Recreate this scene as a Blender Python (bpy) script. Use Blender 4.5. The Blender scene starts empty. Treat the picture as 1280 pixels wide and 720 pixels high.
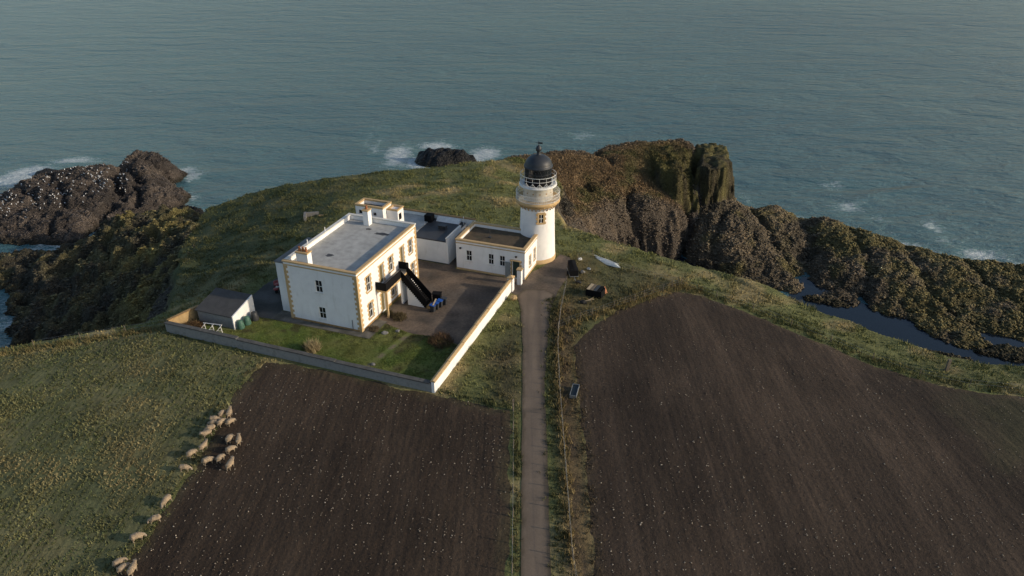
import bpy, bmesh, math, random
import numpy as np
from mathutils import Vector, Matrix
random.seed(7); rng = np.random.default_rng(11)
scn = bpy.context.scene; COL = scn.collection
# ------------------------------------------------------------ camera model
FPX = 930.0; TH = math.radians(28.7); CH = 48.0
_c, _s = math.cos(TH), math.sin(TH)
SEA = -22.0
def W(px, py, z=0.0):
    """point of the world at height z seen at photo pixel (measuring aid)"""
    b = (360-py)/FPX; a = (px-640)/FPX
    dx, dy, dz = a, _c+b*_s, -_s+b*_c
    t = (z-CH)/dz
    return (dx*t, dy*t, z)
cam = bpy.data.cameras.new('camera'); co = bpy.data.objects.new('camera', cam); COL.objects.link(co)
co.location = (0, 0, CH); co.rotation_euler = (math.pi/2-TH, 0, 0)
cam.sensor_width = 36; cam.lens = FPX/1280*36; cam.clip_start = .5; cam.clip_end = 20000
scn.camera = co
# ------------------------------------------------------------ light
SUN_AZ = math.radians(-14); SUN_EL = math.radians(18)
w = bpy.data.worlds.new('World'); scn.world = w; w.use_nodes = True
nt = w.node_tree; nt.nodes.clear()
sky = nt.nodes.new('ShaderNodeTexSky'); sky.sky_type = 'NISHITA'; sky.sun_disc = False
sky.sun_elevation = SUN_EL; sky.sun_rotation = math.pi/2-SUN_AZ; sky.air_density = 1.0; sky.dust_density = 1.5; sky.ozone_density = 1.5
bg = nt.nodes.new('ShaderNodeBackground'); bg.inputs[1].default_value = 0.14
wo = nt.nodes.new('ShaderNodeOutputWorld')
nt.links.new(sky.outputs[0], bg.inputs[0]); nt.links.new(bg.outputs[0], wo.inputs[0])
sl = bpy.data.lights.new('sun', 'SUN'); sl.energy = 3.0; sl.angle = math.radians(.8); sl.color = (1, .85, .66)
so = bpy.data.objects.new('sun', sl); COL.objects.link(so)
sd_ = Vector((math.cos(SUN_AZ)*math.cos(SUN_EL), math.sin(SUN_AZ)*math.cos(SUN_EL), math.sin(SUN_EL)))
so.rotation_euler = sd_.to_track_quat('Z', 'Y').to_euler(); so.location = (60, 0, 60)
scn.view_settings.view_transform = 'Standard'; scn.view_settings.look = 'None'
scn.view_settings.exposure = 0.12; scn.view_settings.gamma = 1
scn.cycles.max_bounces = 5; scn.cycles.diffuse_bounces = 3; scn.cycles.glossy_bounces = 3

# ------------------------------------------------------------ numpy noise
def _hash(ix, iy, seed):
    n = (ix.astype(np.int64)*374761393 + iy.astype(np.int64)*668265263 + seed*974711) & 0xffffffff
    n = ((n ^ (n >> 13))*1274126177) & 0xffffffff
    return ((n ^ (n >> 16)) & 0xffffff)/float(0xffffff)
def perlin(x, y, seed=0):
    ix, iy = np.floor(x), np.floor(y); fx, fy = x-ix, y-iy
    ux, uy = fx*fx*fx*(fx*(fx*6-15)+10), fy*fy*fy*(fy*(fy*6-15)+10)
    def g(i, j):
        a = _hash(ix+i, iy+j, seed)*2*np.pi
        return np.cos(a)*(fx-i)+np.sin(a)*(fy-j)
    a = g(0, 0)*(1-ux)+g(1, 0)*ux; b = g(0, 1)*(1-ux)+g(1, 1)*ux
    return (a*(1-uy)+b*uy)*1.5
def fbm(x, y, sc, oct=4, seed=0, gain=.5):
    r = 0; a = 1; n = 0
    for o in range(oct):
        r = r+a*perlin(x/sc*2**o+17.3*o, y/sc*2**o-9.1*o, seed+o); n += a; a *= gain
    return r/n
def ridged(x, y, sc, oct=4, seed=0):
    r = 0; a = 1; n = 0
    for o in range(oct):
        r = r+a*(1-2*np.abs(perlin(x/sc*2**o+7.3*o, y/sc*2**o+3.1*o, seed+o))); n += a; a *= .55
    return r/n
def cells(x, y, sc, seed=0):
    """F1 distance of a jittered grid, in cell units"""
    x = x/sc; y = y/sc; ix, iy = np.floor(x), np.floor(y); best = np.full(x.shape, 9.); sec = np.full(x.shape, 9.)
    for i in (-1, 0, 1):
        for j in (-1, 0, 1):
            d = np.hypot(ix+i+_hash(ix+i, iy+j, seed)-x, iy+j+_hash(ix+i, iy+j, seed+5)-y)
            sec = np.minimum(sec, np.maximum(best, d)); best = np.minimum(best, d)
    return best, sec
def sstep(a, b, x):
    t = np.clip((x-a)/(b-a), 0, 1); return t*t*(3-2*t)
def polydist(poly, x, y, near=False):
    """signed distance (negative inside)"""
    P = np.asarray(poly, float)[:, :2]; Q = np.roll(P, -1, 0)
    best = np.full(x.shape, 1e18); ins = np.zeros(x.shape, bool)
    nx_ = np.zeros(x.shape); ny_ = np.zeros(x.shape)
    for (ax, ay), (bx, by) in zip(P, Q):
        ex, ey = bx-ax, by-ay; L = ex*ex+ey*ey+1e-12
        t = np.clip(((x-ax)*ex+(y-ay)*ey)/L, 0, 1); cx, cy = ax+t*ex, ay+t*ey
        d = (x-cx)**2+(y-cy)**2
        m = d < best; best = np.where(m, d, best)
        if near: nx_ = np.where(m, cx, nx_); ny_ = np.where(m, cy, ny_)
        cr = ((ay > y) != (by > y)) & (x < (bx-ax)*(y-ay)/(by-ay+1e-15)+ax); ins ^= cr
    d = np.sqrt(best)*np.where(ins, -1, 1)
    return (d, nx_, ny_) if near else d
def rbf(pts):
    P = np.asarray(pts, float); n = len(P)
    A = np.hypot(P[:, None, 0]-P[None, :, 0], P[:, None, 1]-P[None, :, 1])
    M = np.zeros((n+1, n+1)); M[:n, :n] = A; M[:n, n] = 1; M[n, :n] = 1
    sol = np.linalg.lstsq(M, np.append(P[:, 2], 0), rcond=None)[0]
    def f(x, y):
        r = np.full(x.shape, sol[n])
        for k in range(n): r = r+sol[k]*np.hypot(x-P[k, 0], y-P[k, 1])
        return r
    return f
# ------------------------------------------------------------ local frame of the station
RZ = math.radians(-20); cu, su = math.cos(RZ), math.sin(RZ)
OX, OY, _ = W(453, 416)
def L(u, v, z=0.0): return (OX+u*cu-v*su, OY+u*su+v*cu, z)

# ------------------------------------------------------------ land masses
def WL(*pts): return [W(*p) for p in pts]
LANDS = {}
A = WL((0,434,-1),(60,426,-1),(120,414,-1),(178,404,-1.2),(213,386,-1.8),(222,350,-5),(226,315,-8),(238,290,-9.5),(262,259,-9.5),(300,244,-8),(370,229,-6.2),
       (440,219,-5),(500,213,-4.5),(560,207,-4.2),(612,201,-4),(648,198,-4),(690,222,-4),(696,262,-2.4),(706,280,-1.5),(760,300,-1.6),(805,313,-1.8),(850,326,-2),(900,343,-2),
       (960,358,-2.3),(1000,374,-2.5),(1035,389,-2.7),(1060,398,-2.8),(1095,416,-3),(1130,428,-3),(1180,445,-3),(1230,454,-3),(1280,455,-3),(1400,468,-3)) + \
    [(150, 62, -3), (170, -30, 0), (-170, -30, 0), (-120, 48, -1), (-75, 67, -1)]
CA = [(x, y, 0) for x in (-30, 0, 30, 60, 100) for y in (-20, 10, 35, 50)] + [(-60, 50, -.3), (-45, 66, -.3), (-90, 10, 0)]
CA += [L(u, v, 0) for u in (-22, -12, 0, 7, 16) for v in (-9, 0, 8)] + [L(-12, 18, -.3), L(0, 24, 0), L(14, 24, 0), L(18, 27, -.2), L(0, 32, -.8), L(22, 20, 0), L(27, 0, 0), L(28, 12, 0)]
CA += WL((700,300,-.8),(760,345,-.3),(850,352,-1),(960,385,-1.5),(1060,425,-2),(1200,470,-2),(1280,480,-2),(900,480,0),(1100,560,0),(560,258,-1.6),(620,235,-2.4),(480,238,-2.6),(420,240,-3.4),(350,255,-5.2),(400,262,-3.2),
         (300,290,-6.4),(350,292,-3.6),(260,330,-6.2),(310,330,-3.4),(245,370,-3.2),(285,352,-1.2),(300,268,-7))
Bp = WL((615,204,-6.5),(650,196,-5),(685,191,-5),(712,188,-5),(735,192,-5.6),(762,182,-5.2),(800,178,-4.6),(850,173,-4.4),(866,180,-5),(870,205,-6.5),(868,232,-11.8),(862,256,-13),(842,262,-12.6),(815,252,-10.8),
        (785,248,-10.3),(762,258,-10.8),(745,268,-10.5),(728,277,-9.2),(712,281,-5.5),(700,270,-4),(688,248,-4.8),(660,225,-5))
CB = WL((780,200,-5.6),(830,195,-5),(720,215,-6),(760,222,-7.5),(820,222,-9.2),(850,222,-10))
C2p = WL((812,190,-5.2),(835,183,-4.7),(862,184,-5),(866,200,-6),(862,213,-6.4),(846,217,-6.6),(828,211,-6.4))
Cp = WL((868,182,-5.6),(886,178,-5.2),(904,181,-5.6),(912,192,-6),(912,206,-6.4),(893,213,-6.6),(872,208,-6.6))
Ep = WL((858,258,-15),(880,247,-13.8),(912,246,-13.8),(930,256,-16),(950,262,-16.8),(972,257,-16.2),(985,266,-17.6),(1004,271,-18),(1035,272,-17.4),(1080,288,-17.8),(1130,303,-18.4),(1185,321,-18.8),(1225,325,-18.8),(1290,333,-19),(1420,352,-19)) + \
     WL((1420,455,-21.6),(1290,426,-21.6),(1250,413,-21.4),(1212,406,-21.4),(1236,432,-21.7),(1215,437,-21.7),(1182,424,-21.7),(1150,408,-21.6),(1142,397,-21.6),(1100,388,-21.6),(1062,378,-21.6),(1066,374,-21.5),(1040,371,-21.5),(1024,369,-21.5),(1040,365,-21.4),(1060,363,-21.3),(1032,355,-21.3),(1006,348,-21.3),(990,362,-21.4),(935,350,-21.4),(868,326,-21.4),(846,312,-21))
CE = WL((895,275,-15),(918,290,-16.4),(950,298,-17.6),(1065,305,-18.2),(1190,340,-19),(1270,345,-19.2),(985,300,-19),(1000,320,-20.6),(940,325,-19.6),(880,308,-18.6),(1060,335,-19.4),(1120,345,-19.4),(1260,370,-19.8),(1160,385,-20.8),(1280,400,-20.8))
D1p = WL((-60,255,-19),(0,243,-18.6),(25,228,-18),(60,216,-17.4),(95,209,-17.2),(130,207,-17),(156,207,-17),(158,195,-15.8),(172,189,-15.4),(198,192,-16.4),(215,203,-18),(226,213,-20.5),(205,222,-20),(215,234,-19.6),(232,238,-20.6),(225,250,-20.6),(190,252,-19.6),(168,262,-20),(140,272,-20),(118,290,-20.5),(75,298,-21),(0,300,-21.2),(-60,300,-21.2))
CD1 = WL((150,225,-17.2),(80,240,-17.6),(20,260,-18.8),(120,255,-18.2),(60,275,-19.6),(185,215,-17.4))
D2p = WL((238,268,-14.5),(218,268,-13),(205,262,-12),(180,263,-12),(160,268,-13),(135,285,-16),(100,306,-18.5),(70,318,-20.5),(35,318,-21),(0,322,-21),(-40,325,-21),(-40,352,-21.4),(5,357,-21.5),(22,366,-21.5),(12,378,-21.5),(22,400,-21.5),(18,415,-21.5),(30,432,-21.5),(60,460,-21.5),(130,460,-20),(180,440,-14),(230,400,-8),(248,330,-7.5),(246,290,-10.5))
CD2 = WL((200,290,-12),(150,310,-15),(210,330,-11.5),(160,350,-15),(100,345,-18.5),(60,345,-19.5),(60,385,-20),(110,390,-17.5),(170,385,-12.5),(40,340,-20))
Gp = WL((524,190,-19.6),(535,185,-18),(560,184,-17.6),(580,187,-18),(590,193,-19.6),(588,200,-20.8),(565,203,-20.8),(535,203,-20.8),(522,199,-20.8))
G2p = WL((46,214,-20.8),(58,210,-20.4),(74,212,-20.8),(70,216,-21.2),(52,218,-21.2))
G3p = WL((238,276,-19),(222,262,-20.4),(234,256,-20.8),(250,262,-20),(250,272,-19))
G4p = WL((1042,412,-21.5),(1070,420,-21.6),(1055,426,-21.7),(1038,420,-21.7))
G6p = WL((1012,371,-21.5),(1030,374,-21.4),(1056,379,-21.5),(1030,378,-21.7))
G7p = WL((1228,437,-21.4),(1262,432,-21.3),(1300,440,-21.3),(1300,452,-21.5),(1255,446,-21.6))
G5p = WL((1160,437,-21.7),(1190,443,-21.6),(1213,449,-21.7),(1190,451,-21.8))
CLEFTS = [(WL((869,192,-6),(866,215,-9),(861,240,-12),(858,262,-14),(857,285,-17),(848,322,-21)), 1.2, 4.), (WL((1000,268,-18),(1014,300,-19),(1006,347,-21)), 1.8, 1.6), (WL((935,256,-16),(962,296,-18),(990,338,-21)), 1.1, 1.1),
          (WL((1130,300,-18),(1150,345,-20),(1190,392,-21)), 1.2, 1.0), (WL((1210,322,-18),(1235,360,-20),(1290,395,-21)), 1.1, 0.9), (WL((905,262,-14),(890,300,-17),(905,340,-21)), .8, 1.3), (WL((1060,282,-18),(1085,330,-20),(1080,380,-21)), 1., 1.3),
          (WL((150,203,-16),(140,222,-17),(155,240,-18),(128,270,-20),(112,292,-21)), 1.3, 3.), (WL((158,208,-17),(175,225,-18),(170,258,-20)), 1.2, 2.6), (WL((60,222,-18),(85,250,-18),(60,290,-20)), .9, 1.3), (WL((20,232,-18),(50,262,-19),(110,262,-19)), .8, 1.2), (WL((190,208,-18),(230,226,-20)), .9, 1.6),
          (WL((215,275,-13),(190,310,-14),(120,350,-17),(70,372,-20)), 1.6, 2.4), (WL((180,265,-13),(140,305,-16),(60,340,-19)), 1.3, 2.), (WL((225,330,-10),(170,370,-14),(90,412,-19)), 1.6, 2.2),
          (WL((735,238,-9),(728,262,-14),(735,300,-20)), 1., 1.8), (WL((790,240,-10),(782,270,-14),(795,312,-20)), 1.1, 2.), (WL((660,200,-4),(700,225,-6),(760,225,-8)), .9, .7), (WL((740,186,-5),(770,205,-6),(840,208,-7)), .9, .9)]
def linedist(P, x, y):
    best = np.full(x.shape, 1e18)
    for (ax, ay, *_z), (bx, by, *_y) in zip(P[:-1], P[1:]):
        ex, ey = bx-ax, by-ay; t = np.clip(((x-ax)*ex+(y-ay)*ey)/(ex*ex+ey*ey+1e-9), 0, 1); best = np.minimum(best, (x-ax-t*ex)**2+(y-ay-t*ey)**2)
    return np.sqrt(best)
def mk(name, poly, ctrl, slope, rough):
    LANDS[name] = dict(poly=poly, top=rbf([p for p in poly]+list(ctrl)), slope=slope, rough=rough)
mk('A', A, CA, 1.35, .0); mk('B', Bp, CB, 1.7, .8); mk('C', Cp, [], 4.5, .6); mk('C2', C2p, [], 2.6, .8); mk('E', Ep, CE, .65, .5); mk('D1', D1p, CD1, .9, .7)
mk('D2', D2p, CD2, .8, 1.); mk('G', Gp, WL((557,190,-16.6)), 1.6, .5); mk('G2', G2p, [], 1., .3); mk('G3', G3p, [], 1., .6)
mk('G4', G5p, [], .5, .15); mk('G5', G6p, [], .5, .2); mk('G6', G7p, [], .5, .25)
KEYS = list(LANDS)
def height(x, y, full=False):
    x = np.asarray(x, float); y = np.asarray(y, float)
    n1 = fbm(x, y, 9, 4, 3); n2 = fbm(x, y, 2.4, 3, 21)
    cell, cell2 = cells(x+n2*1.0, y+n1*1.6, 3.1, 4); cs, cs2 = cells(x+n2*.5, y, 1.15, 9)
    rid = ridged(x*.8+y*.35, y*.8-x*.2, 7, 4, 40)
    st = fbm(x*2.6+y*.6, y*.5, 5, 3, 77)
    big = ridged(x*.9+y*.5, y*.9-x*.4, 17, 3, 140)
    hs = []; ds = []
    for k in KEYS:
        D = LANDS[k]
        d = polydist(D['poly'], x, y)
        wob = {'A': .9, 'B': 1.5, 'C': .5, 'C2': .9, 'E': .8, 'G4': .3, 'G': .6, 'G2': .5}.get(k, 1.3)
        dd = d+n1*wob+n2*wob*.5
        if k in ('C', 'C2'): dd = d+.3*np.sin(x*2.3+n1*6)+.16*np.sin(x*5.7+n2*3)+n2*.9+n1*.6
        top = D['top'](x, y)
        if k == 'A':
            plate = sstep(-1, -14, d)
            h = top+n1*.25*sstep(0, -16, d)*(top < -.8)+fbm(x, y, 13, 3, 5)*.7*(top < -2)
        else:
            ins = sstep(2, -2, dd)
            amp = D['rough']
            lump = ((cell2-cell)*1.1-cell*.9)*.38+(.5-cs)*.3+(cs2-cs)*.2
            h = top+amp*(rid*1.1+lump*.9+n2*.35)*(.4+.6*ins)-.3*amp
            if k == 'D2': h = h+rid*1.3
            saw = ((x*.75-y*.62+n1*4+n2*.8)/2.6) % 1
            saw = np.where(saw < .8, saw/.8, (1-saw)/.2)
            crack = np.minimum(cell2-cell, .22)/.22-1
            h = h+amp*(saw-.5)*.6+amp*crack*.55
            if k == 'E': h = h+(big-.1)*.9*sstep(0, -6, d)
            if k == 'D1': h = h+(big-.2)*1.3*sstep(0, -5, d)+.8*np.abs(((x*.5+y*.9+n1*3)/5.) % 1-.5)*sstep(0, -4, d)
            if k == 'B':
                h = top+sstep(0, 5, -d)*.3*n1+.5*(rid)*(.4+.6*sstep(-2, 3, dd))+lump*(.25+.6*sstep(-3, 2, dd))
        out = np.maximum(dd, 0)
        if k == 'A':
            led = np.sin(out*1.1+n1*5)*.35
            h = h-out*D['slope']-np.minimum(out, 2)*led+(out > 0)*(rid*.9+(.5-cs)*.5)*sstep(0, 3, out)
        elif k == 'B':
            h = h-out*D['slope']*(1+.35*st)
        else: h = h-out*D['slope']
        hs.append(h); ds.append(d)
    hs = np.array(hs); am = hs.argmax(0); h = hs.max(0)
    for P, w_, dp in CLEFTS:
        Q = np.array([p[:2] for p in P]); m = (x > Q[:, 0].min()-8) & (x < Q[:, 0].max()+8) & (y > Q[:, 1].min()-8) & (y < Q[:, 1].max()+8) & (am > 0)
        if m.any(): h[m] = h[m]-dp*np.exp(-((linedist(P, x[m]+n2[m]*1.6+n1[m]*1.5, y[m]+n1[m]*1.5))/w_)**2)
    if full: return h, am, ds, dict(n1=n1, n2=n2, cell=cell, cs=cs, rid=rid, st=st)
    return h
_flat_c = L(-3, 3)
def flatmask(x, y):
    """levelled ground of the station (1 inside)"""
    poly = [L(-23, -9), L(15, -9), L(26, 8), L(22, 30), L(14, 32), L(-3, 27.5), L(-10, 20), L(-20, 6), L(-23, 2)]
    return sstep(2.5, -1.0, polydist(poly, x, y))
def H0(x, y):
    x = np.atleast_1d(np.asarray(x, float)); y = np.atleast_1d(np.asarray(y, float))
    h = height(x, y); return h*(1-flatmask(x, y))
def G(px, py):
    """first hit of the view ray with the land"""
    b = (360-py)/FPX; a = (px-640)/FPX
    t = np.linspace(40, 240, 2400); X = a*t; Y = (_c+b*_s)*t; Z = CH+(-_s+b*_c)*t
    hh = H0(X, Y); i = int(np.argmax(Z <= hh)); return float(X[i]), float(Y[i]), float(hh[i])

# ------------------------------------------------------------ object helpers
def tag(o, label=None, cat=None, group=None, kind=None):
    if label: o['label'] = label
    if cat: o['category'] = cat
    if group: o['group'] = group
    if kind: o['kind'] = kind
    return o
def empty(name, loc=(0, 0, 0), rz=0, label=None, cat=None, group=None):
    o = bpy.data.objects.new(name, None); COL.objects.link(o); o.location = loc; o.rotation_euler = (0, 0, rz); o.empty_display_size = .3
    return tag(o, label, cat, group)
def link(name, me, mat, parent=None):
    o = bpy.data.objects.new(name, me); COL.objects.link(o)
    if mat: me.materials.append(mat)
    if parent: o.parent = parent
    return o
def npmesh(name, V, F, mat, parent=None, colr=None, smooth=False):
    """V (n,3), F (m,k) int array"""
    V = np.asarray(V, np.float32); F = np.asarray(F, np.int32); k = F.shape[1]
    me = bpy.data.meshes.new(name)
    me.vertices.add(len(V)); me.vertices.foreach_set('co', V.ravel())
    me.loops.add(F.size); me.loops.foreach_set('vertex_index', F.ravel())
    me.polygons.add(len(F)); me.polygons.foreach_set('loop_start', np.arange(0, F.size, k, dtype=np.int32))
    try: me.polygons.foreach_set('loop_total', np.full(len(F), k, np.int32))
    except Exception: pass
    if smooth: me.polygons.foreach_set('use_smooth', np.ones(len(F), bool))
    me.update(calc_edges=True)
    if colr is not None:
        c4 = np.ones((len(V), 4), np.float32); c4[:, :3] = colr
        at = me.color_attributes.new('Col', 'FLOAT_COLOR', 'POINT'); at.data.foreach_set('color', c4.ravel())
    return link(name, me, mat, parent)
class MB:
    def __init__(s): s.v = []; s.f = []
    def add(s, vs, fs):
        n = len(s.v); s.v += [tuple(p) for p in vs]; s.f += [tuple(i+n for i in f) for f in fs]; return s
    def box(s, x0, x1, y0, y1, z0, z1):
        return s.add([(x0,y0,z0),(x1,y0,z0),(x1,y1,z0),(x0,y1,z0),(x0,y0,z1),(x1,y0,z1),(x1,y1,z1),(x0,y1,z1)],
                     [(0,3,2,1),(4,5,6,7),(0,1,5,4),(1,2,6,5),(2,3,7,6),(3,0,4,7)])
    def prism(s, poly, z0, z1):
        n = len(poly); z1s = z1 if hasattr(z1, '__len__') else [z1]*n
        return s.add([(p[0], p[1], z0) for p in poly]+[(p[0], p[1], z1s[i]) for i, p in enumerate(poly)],
                     [tuple(range(n-1, -1, -1)), tuple(range(n, 2*n))]+[(i, (i+1) % n, n+(i+1) % n, n+i) for i in range(n)])
    def bar(s, p, q, r, n=6, r2=None):
        p = Vector(p); q = Vector(q); d = (q-p).normalized(); a = d.orthogonal().normalized(); b = d.cross(a); r2 = r if r2 is None else r2
        vs = [p+(a*math.cos(t)+b*math.sin(t))*r for t in [2*math.pi*k/n for k in range(n)]]+[q+(a*math.cos(t)+b*math.sin(t))*r2 for t in [2*math.pi*k/n for k in range(n)]]
        return s.add(vs, [tuple(range(n-1, -1, -1)), tuple(range(n, 2*n))]+[(i, (i+1) % n, n+(i+1) % n, n+i) for i in range(n)])
    def lathe(s, prof, n=48, c=(0, 0)):
        """prof: (r, z) list"""
        vs = []; fs = []
        for r, z in prof:
            for k in range(n):
                t = 2*math.pi*k/n; vs.append((c[0]+r*math.cos(t), c[1]+r*math.sin(t), z))
        for j in range(len(prof)-1):
            for k in range(n):
                fs.append((j*n+k, j*n+(k+1) % n, (j+1)*n+(k+1) % n, (j+1)*n+k))
        return s.add(vs, fs)
    def wall(s, p, ax, n, Lh, z0, z1, holes, dep=.16):
        """outer face from p along unit ax, outward normal n; holes (a0,a1,z0,z1) with reveals"""
        xs = sorted({0, Lh} | {h[0] for h in holes} | {h[1] for h in holes}); zs = sorted({z0, z1} | {h[2] for h in holes} | {h[3] for h in holes})
        def P(a, z, d=0): return (p[0]+ax[0]*a-n[0]*d, p[1]+ax[1]*a-n[1]*d, z)
        for i in range(len(xs)-1):
            for j in range(len(zs)-1):
                cx, cz = (xs[i]+xs[i+1])/2, (zs[j]+zs[j+1])/2
                if any(h[0] < cx < h[1] and h[2] < cz < h[3] for h in holes): continue
                s.add([P(xs[i], zs[j]), P(xs[i+1], zs[j]), P(xs[i+1], zs[j+1]), P(xs[i], zs[j+1])], [(0, 1, 2, 3)])
        for a0, a1, b0, b1 in holes:
            c = [(a0, b0), (a1, b0), (a1, b1), (a0, b1)]
            for k in range(4):
                q, r = c[k], c[(k+1) % 4]
                s.add([P(*q), P(*r), P(*r, dep), P(*q, dep)], [(0, 1, 2, 3)])
        return s
    def build(s, name, mat, parent=None, smooth=False, bevel=0):
        me = bpy.data.meshes.new(name); me.from_pydata(s.v, [], s.f); me.update()
        if smooth: me.polygons.foreach_set('use_smooth', np.ones(len(me.polygons), bool)); me.shade_smooth() if False else None
        o = link(name, me, mat, parent)
        if bevel:
            b = o.modifiers.new('bevel', 'BEVEL'); b.width = bevel; b.segments = 2; b.limit_method = 'ANGLE'
        return o
def copy_tree(o, parent=None):
    c = o.copy(); COL.objects.link(c)
    if parent: c.parent = parent
    for ch in list(o.children): copy_tree(ch, c)
    return c

# ------------------------------------------------------------ materials
def nodes(m):
    m.use_nodes = True; t = m.node_tree; p = t.nodes['Principled BSDF']; return t, p
def N(t, typ, **kw):
    n = t.nodes.new(typ)
    for k, v in kw.items():
        if k.startswith('i_'): n.inputs[k[2:].replace('_', ' ')].default_value = v
        else: setattr(n, k, v)
    return n
def coords(t, obj=False):
    tc = N(t, 'ShaderNodeTexCoord'); return tc.outputs['Object']
def noise(t, co_, scale, detail=4, rough=.55, dist=0):
    n = N(t, 'ShaderNodeTexNoise'); n.inputs['Scale'].default_value = scale; n.inputs['Detail'].default_value = detail; n.inputs['Roughness'].default_value = rough; n.inputs['Distortion'].default_value = dist
    t.links.new(co_, n.inputs['Vector']); return n.outputs['Fac']
def mr(t, fac, a, b, c, d):
    n = N(t, 'ShaderNodeMapRange'); t.links.new(fac, n.inputs[0])
    for i, v in enumerate((a, b, c, d)): n.inputs[1+i].default_value = v
    return n.outputs[0]
def mul(t, colr, fac):
    n = N(t, 'ShaderNodeVectorMath', operation='SCALE'); t.links.new(colr, n.inputs[0]); t.links.new(fac, n.inputs['Scale']); return n.outputs[0]
def mul1(t, a, b):
    n = N(t, 'ShaderNodeMath', operation='MULTIPLY'); t.links.new(a, n.inputs[0]); t.links.new(b, n.inputs[1]); return n.outputs[0]
def mixc(t, fac, a, b):
    n = N(t, 'ShaderNodeMix', data_type='RGBA'); t.links.new(fac, n.inputs[0])
    for s_, i in ((a, 6), (b, 7)):
        if isinstance(s_, tuple): n.inputs[i].default_value = (*s_, 1)
        else: t.links.new(s_, n.inputs[i])
    return n.outputs[2]
def madd(t, a, b, ka=1., kb=1.):
    n1 = N(t, 'ShaderNodeMath', operation='MULTIPLY'); t.links.new(a, n1.inputs[0]); n1.inputs[1].default_value = ka
    n2 = N(t, 'ShaderNodeMath', operation='MULTIPLY_ADD'); t.links.new(b, n2.inputs[0]); n2.inputs[1].default_value = kb; t.links.new(n1.outputs[0], n2.inputs[2]); return n2.outputs[0]
def bump(t, p, h, strength, dist):
    b = N(t, 'ShaderNodeBump'); b.inputs['Strength'].default_value = strength; b.inputs['Distance'].default_value = dist
    t.links.new(h, b.inputs['Height']); t.links.new(b.outputs[0], p.inputs['Normal'])
def vmat(name, rough=.9, scales=(.6, 4.), var=(.6, 1.4), bs=.8, bd=.15, bscale=(2., 9.), vor=0, tint=None):
    """colour from the mesh, broken up by noise"""
    m = bpy.data.materials.new(name); t, p = nodes(m); c = coords(t)
    at = N(t, 'ShaderNodeVertexColor', layer_name='Col').outputs[0]
    n1 = noise(t, c, scales[0], 5); n2 = noise(t, c, scales[1], 4, .65)
    f = madd(t, n1, n2, .5, .5); f = mr(t, f, .32, .68, *var)
    base = mul(t, at, f)
    if tint:
        n3 = noise(t, c, tint[0], 4); base = mixc(t, mr(t, n3, tint[1], tint[1]+.15, 0, tint[2]), base, tint[3])
    t.links.new(base, p.inputs['Base Color']); p.inputs['Roughness'].default_value = rough; p.inputs['Specular IOR Level'].default_value = .25
    h = madd(t, noise(t, c, bscale[0], 6, .6), noise(t, c, bscale[1], 4, .6), 1., .5)
    if vor:
        v = N(t, 'ShaderNodeTexVoronoi', feature='DISTANCE_TO_EDGE'); v.inputs['Scale'].default_value = vor; 
        d = N(t, 'ShaderNodeVectorMath', operation='ADD'); nn = N(t, 'ShaderNodeTexNoise'); nn.inputs['Scale'].default_value = vor; t.links.new(c, nn.inputs['Vector']); t.links.new(c, d.inputs[0]); t.links.new(nn.outputs['Color'], d.inputs[1]); t.links.new(d.outputs[0], v.inputs['Vector'])
        h = madd(t, h, mr(t, v.outputs[0], 0, .25, 0, 1), 1., .6)
    bump(t, p, h, bs, bd)
    return m
def pmat(name, colr, rough=.7, var=.12, scale=3., bs=.2, bd=.01, metal=0, stain=None, spec=.4):
    m = bpy.data.materials.new(name); t, p = nodes(m); c = coords(t)
    f = mr(t, noise(t, c, scale, 5, .6), .3, .7, 1-var, 1+var)
    rgb = N(t, 'ShaderNodeRGB'); rgb.outputs[0].default_value = (*colr, 1)
    base = mul(t, rgb.outputs[0], f)
    if stain:   # (scale, threshold, amount, colour)
        mp = N(t, 'ShaderNodeMapping'); mp.inputs['Scale'].default_value = stain[4] if len(stain) > 4 else (1, 1, 1); t.links.new(c, mp.inputs[0])
        base = mixc(t, mr(t, noise(t, mp.outputs[0], stain[0], 6, .65), stain[1], stain[1]+.12, 0, stain[2]), base, stain[3])
    t.links.new(base, p.inputs['Base Color']); p.inputs['Roughness'].default_value = rough; p.inputs['Metallic'].default_value = metal; p.inputs['Specular IOR Level'].default_value = spec
    bump(t, p, noise(t, c, scale*4, 4), bs, bd)
    return m
M = {}
M['white'] = pmat('white_render', (.80, .785, .76), .8, .06, .8, .25, .02, stain=(1.6, .55, .26, (.50, .47, .41), (1, 1, .25)))
M['tan'] = pmat('tan_stone_paint', (.50, .345, .17), .75, .12, 3., .3, .02)
M['tan_dark'] = pmat('weathered_tan', (.33, .20, .08), .8, .2, 3., .3, .02)
M['roofgrey'] = pmat('grey_felt_roof', (.37, .365, .34), .8, .2, 1.1, .3, .02, stain=(.45, .60, .45, (.11, .11, .105)))
M['roofdark'] = pmat('dark_felt_roof', (.045, .044, .045), .55, .2, .8, .3, .02)
M['roofbrown'] = pmat('brown_mossy_roof', (.085, .062, .036), .85, .3, 1.2, .4, .03, stain=(.9, .55, .5, (.05, .055, .02)))
M['coping_w'] = pmat('pale_coping', (.62, .60, .54), .8, .12, 2., .3, .02)
M['black'] = pmat('black_paint', (.006, .006, .007), .75, .2, 3., .2, .01, spec=.12)
M['glass'] = pmat('dark_glass', (.012, .015, .018), .08, .1, 1., 0, .001, spec=.6)
M['frame'] = pmat('white_frame_paint', (.72, .70, .65), .6)
M['door_g'] = pmat('green_door_paint', (.022, .045, .035), .5)
M['door_o'] = pmat('olive_door_paint', (.12, .10, .05), .6)
M['door_grey'] = pmat('grey_door_paint', (.20, .22, .22), .6)
M['pot'] = pmat('terracotta', (.33, .13, .055), .8, .2)
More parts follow.
